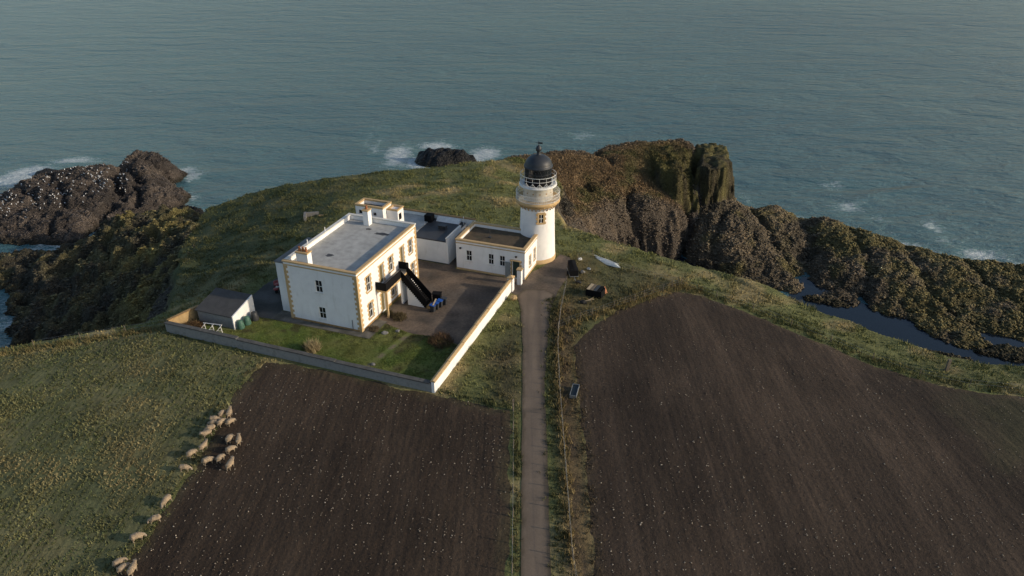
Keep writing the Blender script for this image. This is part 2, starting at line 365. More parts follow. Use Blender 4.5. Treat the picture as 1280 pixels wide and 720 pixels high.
M['dome'] = pmat('dark_slate_paint', (.030, .034, .040), .5, .15, 2., .1, .01)
M['drum'] = pmat('cream_drum_paint', (.56, .53, .46), .8, .12, 2., .2, .01, stain=(1.6, .56, .5, (.36, .30, .21)))
M['railw'] = pmat('pale_rail_paint', (.66, .66, .63), .5)
M['brass'] = pmat('lens_glass', (.10, .095, .06), .2)
M['concrete'] = pmat('grey_concrete', (.17, .165, .155), .9, .2, 1.5, .4, .02, stain=(1.1, .55, .5, (.09, .09, .08)))
M['stonewall'] = pmat('weathered_grey_render', (.25, .25, .24), .9, .25, 1.2, .6, .04, stain=(1.2, .5, .6, (.12, .12, .11)))
M['coping_d'] = pmat('dark_lichened_coping', (.085, .082, .075), .9, .3, 1.4, .5, .03)
M['tanwall'] = pmat('tan_harled_wall', (.36, .25, .12), .9, .2, 2., .5, .03)
M['asbestos'] = pmat('old_sheet_roof', (.060, .058, .056), .85, .2, 1.4, .3, .02, stain=(1., .55, .4, (.09, .09, .075)))
M['wood'] = pmat('grey_wood', (.15, .12, .085), .85, .2, 4.)
M['woodpale'] = pmat('pale_plank', (.42, .33, .21), .8, .2, 4.)
M['steel'] = pmat('galvanised_steel', (.32, .34, .35), .4, .15, 3., .1, .01, .6)
M['water_d'] = pmat('trough_water', (.012, .018, .02), .05, .1, 1., 0, .001)
M['blue'] = pmat('blue_plastic', (.012, .07, .30), .45)
M['greyp'] = pmat('dark_grey_plastic', (.035, .037, .04), .5)
M['green'] = pmat('green_plastic', (.05, .12, .085), .55, .25)
M['red'] = pmat('red_paint', (.26, .035, .03), .5, .3)
M['rubber'] = pmat('tyre_rubber', (.012, .012, .012), .85)
M['hull'] = pmat('white_hull_paint', (.66, .68, .67), .5, .12)
M['orange'] = pmat('orange_plastic', (.50, .20, .09), .6)
M['wool'] = pmat('sheep_wool', (.31, .235, .155), .95, .25, 5., .8, .05)
M['gull'] = pmat('white_feathers', (.78, .77, .73), .8)
M['gullwing'] = pmat('grey_feathers', (.45, .46, .48), .8)
M['twig'] = vmat('dry_twigs', .9, (.6, 3.), (.7, 1.3), 0, .01)
M['rock'] = vmat('sea_rock', .86, (.45, 3.4), (.30, 1.85), 1., .42, (2.2, 8.), 2.2)
M['wetrock'] = vmat('wet_rock', .5, (.35, 2.2), (.45, 1.6), 1., .5, (.9, 5.), 1.0)
M['turf'] = vmat('rough_turf', .95, (.25, 3.), (.55, 1.5), 1., .22, (1.6, 7.))
M['blade'] = vmat('grass_blades', .85, (.2, 3.), (.7, 1.3), 0, .01)
M['soil'] = vmat('ploughed_soil', .95, (.10, 4.), (.55, 1.5), 1., .09, (3.5, 11.))
def add_streaks(m):
    t = m.node_tree; p = t.nodes['Principled BSDF']; lk_ = p.inputs['Base Color'].links[0]; src = lk_.from_socket; c = coords(t)
    mp = N(t, 'ShaderNodeMapping'); mp.inputs['Rotation'].default_value = (0, 0, .019); mp.inputs['Scale'].default_value = (3.2, .16, 1); t.links.new(c, mp.inputs[0])
    f = mr(t, noise(t, mp.outputs[0], 1., 4, .6), .32, .68, .80, 1.22)
    mp2 = N(t, 'ShaderNodeMapping'); mp2.inputs['Rotation'].default_value = (0, 0, .019); mp2.inputs['Scale'].default_value = (.35, .02, 1); t.links.new(c, mp2.inputs[0])
    f2 = mr(t, noise(t, mp2.outputs[0], 1., 3, .6), .3, .7, .84, 1.2); x_ = mul(t, mul(t, src, f), f2); t.links.new(x_, p.inputs['Base Color'])
M['cropsoil'] = vmat('crop_soil', .95, (.3, 3.), (.6, 1.4), 1., .1, (3., 9.))
add_streaks(M['soil']); add_streaks(M['cropsoil'])
M['lawn'] = vmat('mown_lawn', .95, (.3, 4.), (.7, 1.35), .8, .08, (3., 12.))
M['tarmac'] = vmat('old_tarmac', .9, (.25, 6.), (.82, 1.2), .4, .02, (4., 20.))
M['yard'] = vmat('muddy_yard', .8, (.35, 3.), (.55, 1.5), .6, .04, (2., 12.))
M['paving'] = vmat('concrete_paving', .9, (.5, 4.), (.75, 1.25), .4, .02, (3., 14.))

# sea
def sea_mat():
    m = bpy.data.materials.new('sea_water'); t, p = nodes(m); c = coords(t)
    mp = N(t, 'ShaderNodeMapping'); mp.inputs['Rotation'].default_value = (0, 0, math.radians(12)); mp.inputs['Scale'].default_value = (.55, 1.25, 1); t.links.new(c, mp.inputs[0]); c2 = mp.outputs[0]
    at = N(t, 'ShaderNodeAttribute', attribute_name='foam').outputs['Fac']
    big = noise(t, c2, .010, 4, .55)
    deep = mixc(t, mr(t, big, .35, .65, 0, 1), (.050, .122, .146), (.072, .152, .164))
    shal = mixc(t, mr(t, at, .0, .6, 0, .5), deep, (.08, .20, .19))
    # foam: broken white patches where the water is shallow, thin streaks elsewhere
    fn = madd(t, noise(t, c2, .22, 7, .75, 1.0), noise(t, c2, 1.3, 6, .75, .6), .5, .5)
    s1 = N(t, 'ShaderNodeMath', operation='MULTIPLY_ADD'); t.links.new(at, s1.inputs[0]); s1.inputs[1].default_value = .34; t.links.new(fn, s1.inputs[2])
    fm = mr(t, s1.outputs[0], .585, .74, 0, 1.)
    fm = mul1(t, fm, mr(t, noise(t, c, 2.6, 5, .75, .8), .40, .55, .2, 1))
    col = mixc(t, fm, shal, (.62, .65, .64))
    t.links.new(col, p.inputs['Base Color']); p.inputs['IOR'].default_value = 1.33
    t.links.new(mr(t, fm, 0, 1, .16, .8), p.inputs['Roughness'])
    h1 = noise(t, c2, .075, 3, .5, .6); h2 = noise(t, c2, .45, 5, .62, .5); h3 = noise(t, c2, 1.8, 4, .6, .3)
    h = madd(t, madd(t, h1, h2, 3.6, 1.2), h3, 1., .30)
    bump(t, p, h, 1., .85)
    return m
M['sea'] = sea_mat()
def pool_mat():
    m = bpy.data.materials.new('still_water'); t, p = nodes(m); c = coords(t)
    p.inputs['Base Color'].default_value = (.010, .016, .024, 1); p.inputs['Roughness'].default_value = .06; p.inputs['IOR'].default_value = 1.33
    bump(t, p, noise(t, c, 1.4, 3), .25, .03); return m
M['pool'] = pool_mat()

# ------------------------------------------------------------ region polygons (plan)
def dens(poly, step=1.0, wob=0., seed=1):
    out = []
    n = len(poly)
    for i in range(n):
        a = np.array(poly[i][:2]); b = np.array(poly[(i+1) % n][:2]); k = max(1, int(np.hypot(*(b-a))/step))
        for j in range(k): out.append(a+(b-a)*j/k)
    out = np.array(out)
    if wob:
        wx = fbm(out[:, 0], out[:, 1], 3., 3, seed)*wob; wy = fbm(out[:, 0]+50, out[:, 1], 3., 3, seed)*wob
        out = out+np.stack([wx, wy], 1)
    return out
P_left = dens(WL((542,491.5),(640,514.5),(639.5,600),(638,720)) + [(-.2, 20, 0), (-60, 20, 0), (-31, 36.5, 0)] + WL((120,745),(140,722),(160,700),(178,678),(205,636),(232,598),(255,560),(272,530),(292,492),(312,466),(330,449),(420,465.5)), 1., .9)
P_right = dens(WL((716,432),(742,405),(772,388),(812,370),(846,357),(880,362),(920,376),(960,390),(1010,410),(1050,424),(1100,445),(1180,467),(1230,476),(1280,480),(1420,500)) + [(125, 50, 0), (125, 15, 0), (8.2, 15, 0)] + WL((750,790),(742,720),(734,620),(724,520),(718,470)), 1., .55, 4)
P_crop = dens(WL((2,437),(60,431),(120,420),(180,411),(209,413),(260,430),(322,447),(328,454),(310,468),(290,494),(270,532),(253,562),(230,600),(203,638),(176,680),(158,702),(138,724),(118,748)) + [(-31.4, 36, 0), (-60, 19, 0), (-118, 19, 0), (-112, 48, -1)], 1., .5, 2)
P_road = dens(WL((653,480),(653.5,440),(652,405),(650,384),(646,370),(655,362),(680,362),(694,368),(689,380),(685,420),(681,480),(689,720)) + [(3.6, 20, 0), (.1, 20, 0)] + WL((651,720),), 1., .12, 9)
P_yard = dens([L(.3, 3.2), L(2.5, 2.6), L(6, 1.8), L(9.5, 2.4), L(12.9, 1.2), L(12.9, 15.5)] + WL((655,372),(690,384),(696,366),(706,352),(716,335),(712,322),(700,318),(692,326)) + [L(14.3, 22), L(14.2, 19.3), L(3.6, 19.3), L(3.2, 24), L(2.2, 24), L(2.2, 20), L(-2.5, 20), L(-3, 15.6), L(.3, 15.6)], 1., .25, 12)
P_lawn = dens([L(-21.6, -7.6), L(12.9, -7.9), L(12.9, 1.2), L(9.5, 2.4), L(6, 1.8), L(2.5, 2.6), L(1.7, 3.2), L(1.6, -.9), L(-12.7, -1.1), L(-14.4, -1.3), L(-14.6, -4.8), L(-20.4, -4.9)], 1., .12, 14)
P_back = dens([L(-14.2, -1.2), L(-12.3, -1.0), L(-12.4, 9), L(-13.5, 13), L(-17.5, 12), L(-18.6, 6), L(-18.2, 1), L(-15.0, -.4)], 1., .2, 15)
P_path = dens([L(-12.4, -1.1), L(1.5, -1.0), L(1.6, 3.3), L(.04, 3.3), L(.04, -.04), L(-10.02, -.04), L(-10.04, 1.1), L(-12.2, 1.1)], 1., .0)
SHEETS = [P_left, P_right, P_crop, P_road, P_yard, P_lawn, P_back]
def sheet(name, poly, sx, sy, dz, micro, mat, colf, skirt=True):
    x0, y0 = poly.min(0)-sx; x1, y1 = poly.max(0)+sx
    xs = np.arange(x0, x1, sx); ys = np.arange(y0, y1, sy); X, Y = np.meshgrid(xs, ys); sh = X.shape
    d, nx_, ny_ = polydist(poly, X.ravel(), Y.ravel(), True)
    out = d > 0; xx = np.where(out, nx_, X.ravel()); yy = np.where(out, ny_, Y.ravel())
    ins = (~out).reshape(sh); q = ins[:-1, :-1] | ins[1:, :-1] | ins[:-1, 1:] | ins[1:, 1:]
    idx = np.arange(X.size).reshape(sh)
    F = np.stack([idx[:-1, :-1][q], idx[:-1, 1:][q], idx[1:, 1:][q], idx[1:, :-1][q]], 1)
    ax_, ay_, bx2, by2 = xx[F[:, 2]]-xx[F[:, 0]], yy[F[:, 2]]-yy[F[:, 0]], xx[F[:, 3]]-xx[F[:, 1]], yy[F[:, 3]]-yy[F[:, 1]]
    F = F[(ax_*by2-ay_*bx2) > .12*sx*sy]
    used = np.unique(F); rm = np.zeros(X.size, int); rm[used] = np.arange(len(used)); F = rm[F]
    xx, yy, dd = xx[used], yy[used], d[used]
    ed = sstep(0, -.7, dd) if micro else 1.
    zz = H0(xx, yy)+dz*ed-(.015*(1-ed) if micro else 0)+(micro(xx, yy, dd) if micro else 0)*sstep(0, -.5, dd)
    return tag(npmesh(name, np.stack([xx, yy, zz], 1), F, mat, colr=colf(xx, yy, dd), smooth=True), kind='structure')
def lerp(a, b, t): return np.asarray(a)*(1-t[..., None])+np.asarray(b)*t[..., None]

# ------------------------------------------------------------ terrain
S = .33
xs = np.arange(-150, 150, S); ys = np.arange(12, 214, S)
X, Y = np.meshgrid(xs, ys); sh = X.shape
h, am, ds, nn = height(X.ravel(), Y.ravel(), True)
xf, yf = X.ravel(), Y.ravel()
fm_ = flatmask(xf, yf); h = h*(1-fm_)
for P in SHEETS:
    m = (xf > P[:, 0].min()-1) & (xf < P[:, 0].max()+1) & (yf > P[:, 1].min()-1) & (yf < P[:, 1].max()+1)
    i = np.where(m)[0]; dd = polydist(P, xf[i], yf[i]); h[i] -= .14*sstep(-.25, -.7, dd)
kid = {k: i for i, k in enumerate(KEYS)}
n1, n2, rid, st, cell = nn['n1'], nn['n2'], nn['rid'], nn['st'], nn['cell']
pn = fbm(xf, yf, 6, 4, 99); pb = fbm(xf, yf, 17, 3, 55)
# colours by ground cover
green = np.array((.125, .13, .046)); dry = np.array((.27, .215, .10)); dgreen = np.array((.05, .06, .024)); heath = np.array((.085, .055, .032))
colr = lerp(green, dry, sstep(-.05, .5, pn+pb*.7))
dA = ds[kid['A']]
west_shade = sstep(-8, -26, xf-(-18+(yf-95)*.25))*sstep(84, 92, yf)       # left slope: shade of its sunless side put into the turf colour
colr = lerp(colr, lerp(dgreen, (.10, .10, .04), sstep(-.2, .5, pn)), west_shade*.85)
colr = colr*(1-.0)
comp = sstep(4, -2, polydist(WL((690,400),(712,325),(745,318),(800,332),(850,352),(770,385),(716,425)), xf, yf))
colr = lerp(colr, lerp((.12, .09, .042), (.05, .055, .025), sstep(-.2, .3, pn)), comp*.8)
strip = sstep(1.2, -.8, polydist(WL((690,400),(712,380),(716,432),(724,520),(734,620),(744,730),(760,850),(715,850),(712,720),(700,560),(692,480)), xf, yf))
colr = lerp(colr, lerp((.15, .105, .05), (.09, .065, .038), sstep(-.3, .3, fbm(xf*3, yf*.5, 3, 3, 8))), strip)
brnp = sstep(2, -2, polydist(WL((618,430),(652,400),(652,500),(640,512),(612,500)), xf, yf))
colr = lerp(colr, (.055, .042, .026), brnp*.75)
rockA = lerp((.095, .075, .055), (.05, .045, .035), sstep(-.4, .4, n1))
colr = lerp(colr, rockA, sstep(.3, 2.2, dA+n1*1.5+2.5*sstep(8, 3, np.hypot(xf-W(696, 255, -3)[0], yf-W(696, 255, -3)[1]))))
brocks = lerp((.175, .130, .085), (.105, .085, .064), sstep(-.35, .35, rid+n2*.5))
topB = lerp((.17, .115, .06), (.095, .085, .034), sstep(.1, .45, pn+pb*.5))
dB = ds[kid['B']]; colB = lerp(topB, brocks, sstep(-3, 1, dB+n1*2))
gpatch = sstep(9, 2, np.hypot(xf-W(835,192,-5)[0], (yf-W(835,192,-5)[1])*.8)); colB = lerp(colB, lerp((.085, .085, .024), (.15, .10, .035), sstep(-.1, .4, n1)), gpatch*.8)
colC = lerp((.13, .115, .042), (.060, .05, .028), sstep(-.3, .4, st))
colE = lerp(lerp((.165, .130, .085), (.075, .062, .042), sstep(-.4, .4, n1+n2*.4)), (.135, .115, .042), sstep(-.1, .5, pn+pb*.6-.05+.012*(xf-45))*.8)
colD1 = lerp((.15, .12, .095), (.065, .055, .048), sstep(-.3, .45, rid*.6+n1))
hr = np.clip((h+18)/6, 0, 1)
colD2 = lerp(lerp((.060, .054, .038), (.13, .115, .055), sstep(-.2, .4, pn)), (.22, .18, .06), hr*sstep(-.25, .3, n1+pb)*.9)
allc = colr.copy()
for k, cc in (('B', colB), ('C', colC), ('C2', colC), ('E', colE), ('D1', colD1), ('D2', colD2)): allc[am == kid[k]] = cc[am == kid[k]]
for k, cc in (('G', (.016, .016, .016)), ('G2', (.018, .018, .018)), ('G3', (.02, .02, .018)), ('G4', (.09, .075, .03)), ('G5', (.11, .09, .035)), ('G6', (.09, .08, .035))): allc[am == kid[k]] = cc
# weed and wet zone just above the water
wetz = sstep(SEA+1.5+n1*.8, SEA+.3, h)
allc = lerp(allc, (.030, .027, .018), wetz*.85*((am != kid['E'])*.9+.1))
V = np.stack([xf, yf, h], 1)
idx = np.arange(X.size).reshape(sh)
F = np.stack([idx[:-1, :-1], idx[:-1, 1:], idx[1:, 1:], idx[1:, :-1]], 2).reshape(-1, 4)
fh = h[F].max(1); keep = fh > SEA-2.5; F = F[keep]; fam = am[F[:, 0]]
def part_land(name, keys, mat, lab=None, sm=False):
    m = np.isin(fam, [kid[k] for k in keys]); FF = F[m]; used = np.unique(FF); rm = np.zeros(len(V), int); rm[used] = np.arange(len(used))
    return tag(npmesh(name, V[used], rm[FF], mat, colr=allc[used], smooth=sm), kind='structure')
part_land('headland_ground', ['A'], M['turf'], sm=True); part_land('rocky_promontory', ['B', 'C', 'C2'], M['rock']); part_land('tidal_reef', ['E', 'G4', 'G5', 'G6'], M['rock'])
part_land('seabird_skerry', ['D1'], M['rock']); part_land('dark_shore_rocks', ['D2', 'G3'], M['rock'])
part_land('black_sea_rock', ['G'], M['wetrock']); part_land('small_sea_rock', ['G2'], M['wetrock'])

# ------------------------------------------------------------ sea
gx = np.concatenate([-np.geomspace(6000, 165, 14), np.arange(-150, 151, 1.5), np.geomspace(165, 6000, 14)])
gy = np.concatenate([-np.geomspace(6000, 30, 10), np.arange(20, 300, 1.5), np.geomspace(310, 9000, 16)])
SX, SY = np.meshgrid(gx, gy); ss = SX.shape; sx, sy = SX.ravel(), SY.ravel()
foam = np.zeros(sx.size); mm = (np.abs(sx) < 151) & (sy > 15) & (sy < 300)
hh = height(sx[mm], sy[mm]); foam[mm] = sstep(SEA-3.5, SEA-.3, hh)*.55*sstep(-.25, .35, fbm(sx[mm], sy[mm], 14, 3, 19))*(1-.9*(polydist(WL((820,300,SEA),(1000,335,SEA),(1080,365,SEA),(1300,415,SEA),(1500,450,SEA),(1500,600,SEA),(800,420,SEA)), sx[mm], sy[mm]) < 0))
for px, py, rx, ry, amp in ((498,194,15,13,1.),(522,205,12,6,1.),(608,192,18,8,1.),(548,182,22,5,.9),(590,200,10,5,1.),(470,183,7,10,.5),(462,172,3,14,.55),(232,213,14,5,.75),(240,222,12,6,.7),(15,225,26,9,.95),(42,213,22,7,.95),(100,200,30,4,.6),(12,300,20,5,.2),(5,400,8,30,.35),
                            (1060,258,20,8,.55),(1165,283,14,8,.6),(1225,318,24,7,.7),(935,250,8,8,.5),(1100,275,14,5,.4),(730,170,20,5,.45),(1040,232,22,6,.4),(1180,300,25,6,.3),(20,245,12,8,.4),(230,252,7,8,.4)):
    cx, cy, _ = W(px, py, SEA); x1 = W(px+rx, py, SEA)[0]-cx; y1 = abs(W(px, py-ry, SEA)[1]-W(px, py+ry, SEA)[1])/2
    foam += amp*np.exp(-((sx-cx)/x1)**2-((sy-cy)/y1)**2)
idx = np.arange(sx.size).reshape(ss); FS = np.stack([idx[:-1, :-1], idx[:-1, 1:], idx[1:, 1:], idx[1:, :-1]], 2).reshape(-1, 4)
sea = npmesh('sea', np.stack([sx, sy, np.full(sx.size, SEA)], 1), FS, M['sea']); tag(sea, kind='structure')
a_ = sea.data.attributes.new('foam', 'FLOAT', 'POINT'); a_.data.foreach_set('value', np.clip(foam, 0, 1).astype(np.float32))
# still water of the gully behind the headland
def flat(name, poly, z, mat, kind='structure', parent=None):
    me = bpy.data.meshes.new(name); me.from_pydata([(p[0], p[1], z) for p in poly], [], [tuple(range(len(poly)))]); me.update()
    o = link(name, me, mat, parent); return tag(o, kind=kind)
flat('tidal_pool', WL((826,316,SEA),(846,318,SEA),(868,330,SEA),(930,356,SEA),(985,372,SEA),(1003,346,SEA),(1040,352,SEA),(1072,366,SEA),(1066,376,SEA),(1100,386,SEA),(1145,394,SEA),(1205,402,SEA),(1250,410,SEA),(1300,424,SEA),(1400,446,SEA),(1400,540,SEA),(1200,500,SEA),(1050,440,SEA),(960,400,SEA),(870,356,SEA),(820,332,SEA)), SEA+.06, M['pool'])

# ------------------------------------------------------------ fields and surfaces
def soil_micro(sp, amp):
    def f(x, y, d):
        return amp*np.sin(2*np.pi*(x-.019*y)/sp+fbm(x, y*.3, 4, 2, 31)*1.2)+fbm(x, y, .7, 3, 61)*.06+fbm(x, y, 5, 2, 13)*.05
    return f
def soil_col(a, b, g=None):
    def f(x, y, d):
        t = sstep(-.45, .5, fbm(x, y*.25, 6, 4, 71)+.3*np.sin(2*np.pi*(x-.019*y)/2.8)*.4)
        c = lerp(a, b, t)
        if g is not None: c = g(c, x, y, d)
        return c
    return f
def right_extra(c, x, y, d):
    ex = polydist(WL((1215,485),(1280,478),(1400,495),(1400,640),(1290,580),(1240,530)), x, y)
    c = lerp(c, (.040, .038, .017), sstep(5, -3, ex+fbm(x, y, 5, 3, 3)*5)*.8)
    return lerp(c, (.07, .05, .03), sstep(-1.5, 0, d+fbm(x, y, 2, 3, 4)*1.)*.7)
sheet('ploughed_field', P_left, .2, .34, .05, soil_micro(.72, .012), M['soil'], soil_col((.034, .0225, .0145), (.050, .034, .022), lambda c, x, y, d: lerp(c, (.075, .06, .032), sstep(-1.6, 0, d+fbm(x, y, 2, 3, 4)*1.2)*.7)))
sheet('ploughed_field', P_right, .24, .4, .05, soil_micro(.72, .012), M['soil'], soil_col((.036, .0245, .0165), (.058, .040, .027), right_extra))
def cropc(x, y, d):
    t = sstep(-.4, .5, fbm(x, y, 8, 4, 90)); return lerp((.10, .105, .046), (.155, .14, .064), t)
sheet('crop_field', P_crop, .3, .4, .05, soil_micro(.62, .06), M['cropsoil'], cropc)
def roadc(x, y, d):
    c = lerp((.19, .145, .105), (.145, .112, .084), sstep(-.4, .4, fbm(x, y*.15, 1.5, 3, 5)))
    c = lerp(c, (.07, .055, .035), sstep(-.45, -.05, d+fbm(x, y, 1.2, 3, 6)*.3)*.8)
    xr = x-W(669, 600)[0]-.02*(y-50); c = lerp(c, c*.8, np.exp(-((np.abs(xr)-.75)/.25)**2)*.7)
    return lerp(c, (.05, .045, .04), np.exp(-((y-W(660, 515)[1])/.22)**2)*.7)
sheet('road', P_road, .2, .5, .045, None, M['tarmac'], roadc)
def yardc(x, y, d):
    a = fbm(x, y, 4, 4, 101); b = fbm(x, y, 9, 3, 51)
    c = lerp((.145, .108, .078), (.075, .062, .050), sstep(-.3, .35, a)); return lerp(c, (.11, .088, .07), sstep(.05, .5, b+.4*a)*.55)
sheet('yard', P_yard, .35, .35, .03, None, M['yard'], yardc)
def lawnc(x, y, d):
    a = fbm(x, y, 4, 4, 111); c = lerp((.10, .14, .030), (.145, .155, .045), sstep(-.4, .4, a))
    u = (x-OX)*cu+(y-OY)*su; v = -(x-OX)*su+(y-OY)*cu
    c = lerp(c, (.06, .048, .026), sstep(.15, .45, fbm(x, y, 2.3, 3, 17)+.35*sstep(-1, 2.5, v)*(u > 0))*.7)
    return lerp(c, (.16, .13, .09), np.exp(-((u-(5.2+.16*(v)))/.30)**2)*((v > -7) & (v < 1.5))*(.55+.45*np.sign(np.sin(v*3.)))*.9)
sheet('lawn', P_lawn, .25, .25, .035, lambda x, y, d: fbm(x, y, .8, 2, 3)*.03, M['lawn'], lawnc)
sheet('back_yard', P_back, .4, .4, .03, None, M['paving'], lambda x, y, d: lerp((.085, .08, .072), (.05, .048, .042), sstep(-.3, .3, fbm(x, y, 3, 3, 1))))
sheet('path', P_path, .3, .3, .07, None, M['paving'], lambda x, y, d: lerp((.15, .14, .12), (.08, .075, .06), sstep(-.3, .3, fbm(x, y, 1.5, 3, 1))))

# ------------------------------------------------------------ grass, crops, stones (stuff)
def inside_pts(poly, n, margin=0.):
    P = np.asarray(poly)[:, :2]; x0, y0 = P.min(0); x1, y1 = P.max(0)
    x = rng.uniform(x0, x1, n); y = rng.uniform(y0, y1, n); d = polydist(P, x, y); k = d < -margin
    return x[k], y[k], d[k]
def blades(name, x, y, z, hgt, spread, nb, colf, wid=.05, lean=.5, mat='blade', lab=None, cat='grass', parent=None):
    n = len(x)*nb
    X = np.repeat(x, nb)+rng.normal(0, spread, n); Yy = np.repeat(y, nb)+rng.normal(0, spread, n); Z = np.repeat(z, nb)-.02
    Hh = np.repeat(hgt*np.ones(len(x)), nb)*rng.uniform(.55, 1.25, n); a = rng.uniform(0, 2*np.pi, n); l = rng.uniform(0, lean, n)*Hh; b = rng.uniform(0, 2*np.pi, n)
    wv = wid*rng.uniform(.6, 1.4, n)
    p0 = np.stack([X-np.cos(a)*wv, Yy-np.sin(a)*wv, Z], 1); p1 = np.stack([X+np.cos(a)*wv, Yy+np.sin(a)*wv, Z], 1)
    p2 = np.stack([X+np.cos(b)*l, Yy+np.sin(b)*l, Z+Hh], 1)
    V = np.stack([p0, p1, p2], 1).reshape(-1, 3); F = np.arange(n*3).reshape(-1, 3)
    c = np.repeat(colf(x, y), nb, 0)*rng.uniform(.7, 1.3, (n, 1)); c = np.repeat(c, 3, 0)
    o = npmesh(name, V, F, M[mat], parent, colr=c)
    if not parent: tag(o, lab, cat, kind='stuff')
    return o
# headland turf
x, y, d = inside_pts(A, 420000, .0); k = (y > 60) & (x > -75) & (x < 75); x, y, d = x[k], y[k], d[k]
ok = np.ones(len(x), bool)
for P in SHEETS: ok &= polydist(P, x, y) > .05
bl = [[L(-22.6, -8.6), L(13.6, -8.6), L(13.6, 16), L(14.5, 19), L(14.5, 24), L(16, 27), L(15, 30), L(12, 30), L(4, 28), L(-10.5, 28), L(-10.5, 20), L(-10.5, 15.5), L(-12.6, 9), L(-12.6, -1), L(-14, -1), L(-15, 0), L(-21, 0), L(-21, -5)]]
for P in bl: ok &= polydist(P, x, y) > .0
x, y, d = x[ok], y[ok], d[ok]; z = H0(x, y); ok = z > -11; x, y, z = x[ok], y[ok], z[ok]
gxi = np.clip(((x-xs[0])/S+.5).astype(int), 0, len(xs)-1); gyi = np.clip(((y-ys[0])/S+.5).astype(int), 0, len(ys)-1); ci = gyi*len(xs)+gxi
tc_ = allc[ci]
patch = fbm(x, y, 3.2, 3, 7); keepm = rng.uniform(0, 1, len(x)) < .28+.8*sstep(-.3, .4, patch); x, y, z, tc_, patch = x[keepm], y[keepm], z[keepm], tc_[keepm], patch[keepm]
blades('headland_grass', x, y, z, .22+.22*sstep(-.2, .4, patch), .16, 4, lambda a, b: tc_*1.25, .06, .9, lab='rough tussocky green and straw grass covering the headland')
# verge and fence-line long dry grass
def linegrass(name, pts, width, dens_, hgt, c1, c2, lab, jit=.0):
    P = np.array([p[:2] for p in pts]); xs_, ys_ = [], []
    for a, b in zip(P[:-1], P[1:]):
        Ln = np.hypot(*(b-a)); n = int(Ln*width*dens_); t = rng.uniform(0, 1, n); o = rng.normal(0, width/2.2, n); nd = np.array([-(b-a)[1], (b-a)[0]])/Ln
        xs_.append(a[0]+(b-a)[0]*t+nd[0]*o); ys_.append(a[1]+(b-a)[1]*t+nd[1]*o)
    x = np.concatenate(xs_); y = np.concatenate(ys_); z = H0(x, y)
    t = sstep(-.4, .4, fbm(x, y, 1.6, 3, 70)); k = rng.uniform(0, 1, len(x)) < .4+.7*t; x, y, z, t = x[k], y[k], z[k], t[k]
    return blades(name, x, y, z, hgt*(.6+.6*t), .12, 5, lambda a, b: lerp(c1, c2, t), .045, .8, lab=lab)
linegrass('verge_grass', WL((690,372),(692,400),(690,440),(690,480),(693,560),(698,640),(703,720),(710,830)), 1.0, 20, .36, (.055, .058, .02), (.075, .075, .028), 'dark green bank of grass along the right edge of the road')
linegrass('dry_grass', WL((707,362),(699,400),(698,440),(700,480),(705,550),(711,640),(718,720),(727,830)), .6, 22, .5, (.28, .22, .105), (.19, .14, .06), 'tall straw-coloured grass along the roadside fence')
linegrass('dry_grass', WL((697,412),(720,402),(752,391),(790,375),(825,360),(852,350),(880,354)), 1.5, 20, .6, (.25, .18, .08), (.17, .14, .055), 'tall straw-coloured grass along the small paddock fence')
linegrass('stubble', WL((718,432),(722,480),(727,540),(737,620),(745,720),(754,810)), 1.1, 14, .22, (.12, .09, .045), (.07, .052, .03), 'thin brown stubble fading into the left edge of the right ploughed field')
linegrass('stubble', WL((330,452),(312,468),(290,494),(268,535),(252,563),(228,602),(203,640),(175,680),(138,724)), .9, 14, .2, (.12, .11, .045), (.08, .065, .03), 'thin stubble fading from the green crop into the left ploughed field')
linegrass('verge_grass', WL((645,514),(645.5,600),(644.5,720),(643,850)), .45, 30, .32, (.14, .115, .05), (.08, .078, .03), 'narrow strip of dry grass on the left edge of the road')
linegrass('field_edge_grass', WL((862,352),(910,366),(960,382),(1010,400),(1060,420),(1110,440),(1180,460),(1280,473)), 1.6, 16, .45, (.20, .165, .07), (.10, .11, .038), 'pale grass along the seaward edge of the right ploughed field')
linegrass('field_edge_grass', WL((548,488),(590,500),(641,511)), .8, 20, .4, (.12, .12, .05), (.06, .07, .025), 'grass at the foot of the green plot above the ploughed field')
linegrass('field_edge_grass', WL((-40,441),(40,430),(110,419),(180,409),(208,410)), 1.6, 16, .45, (.20, .155, .07), (.14, .12, .05), 'straw-coloured grass along the cliff edge of the crop field')
x, y, d = inside_pts(P_lawn, 60000, .15); uu = (x-OX)*cu+(y-OY)*su; vv = -(x-OX)*su+(y-OY)*cu; k = (np.abs(uu-(5.2+.16*vv)) > .38) | (vv < -6.5); x, y = x[k], y[k]; z = H0(x, y)+.03
blades('lawn_grass', x, y, z, .07+.05*sstep(-.2, .4, fbm(x, y, 2.5, 3, 8)), .06, 4, lambda a, b: lerp(lawnc(a, b, 0), lawnc(a, b, 0)*1.35, sstep(-.3, .4, fbm(a, b, 1.2, 2, 5))), .03, .8, lab='short patchy green grass of the walled garden')
# brown bracken on promontory
x, y, d = inside_pts(Bp, 60000, .5); z = H0(x, y); k = rng.uniform(0, 1, len(x)) < .4+.8*sstep(-.3, .3, fbm(x, y, 3, 3, 9)); x, y, z = x[k], y[k], z[k]
gi = np.clip(((y-ys[0])/S+.5).astype(int), 0, len(ys)-1)*len(xs)+np.clip(((x-xs[0])/S+.5).astype(int), 0, len(xs)-1); bc = allc[gi]
blades('bracken', x, y, z, .28, .2, 3, lambda a, b: bc*1.15, .09, 1., lab='brown bracken and rough turf on top of the rocky promontory', cat='bracken')
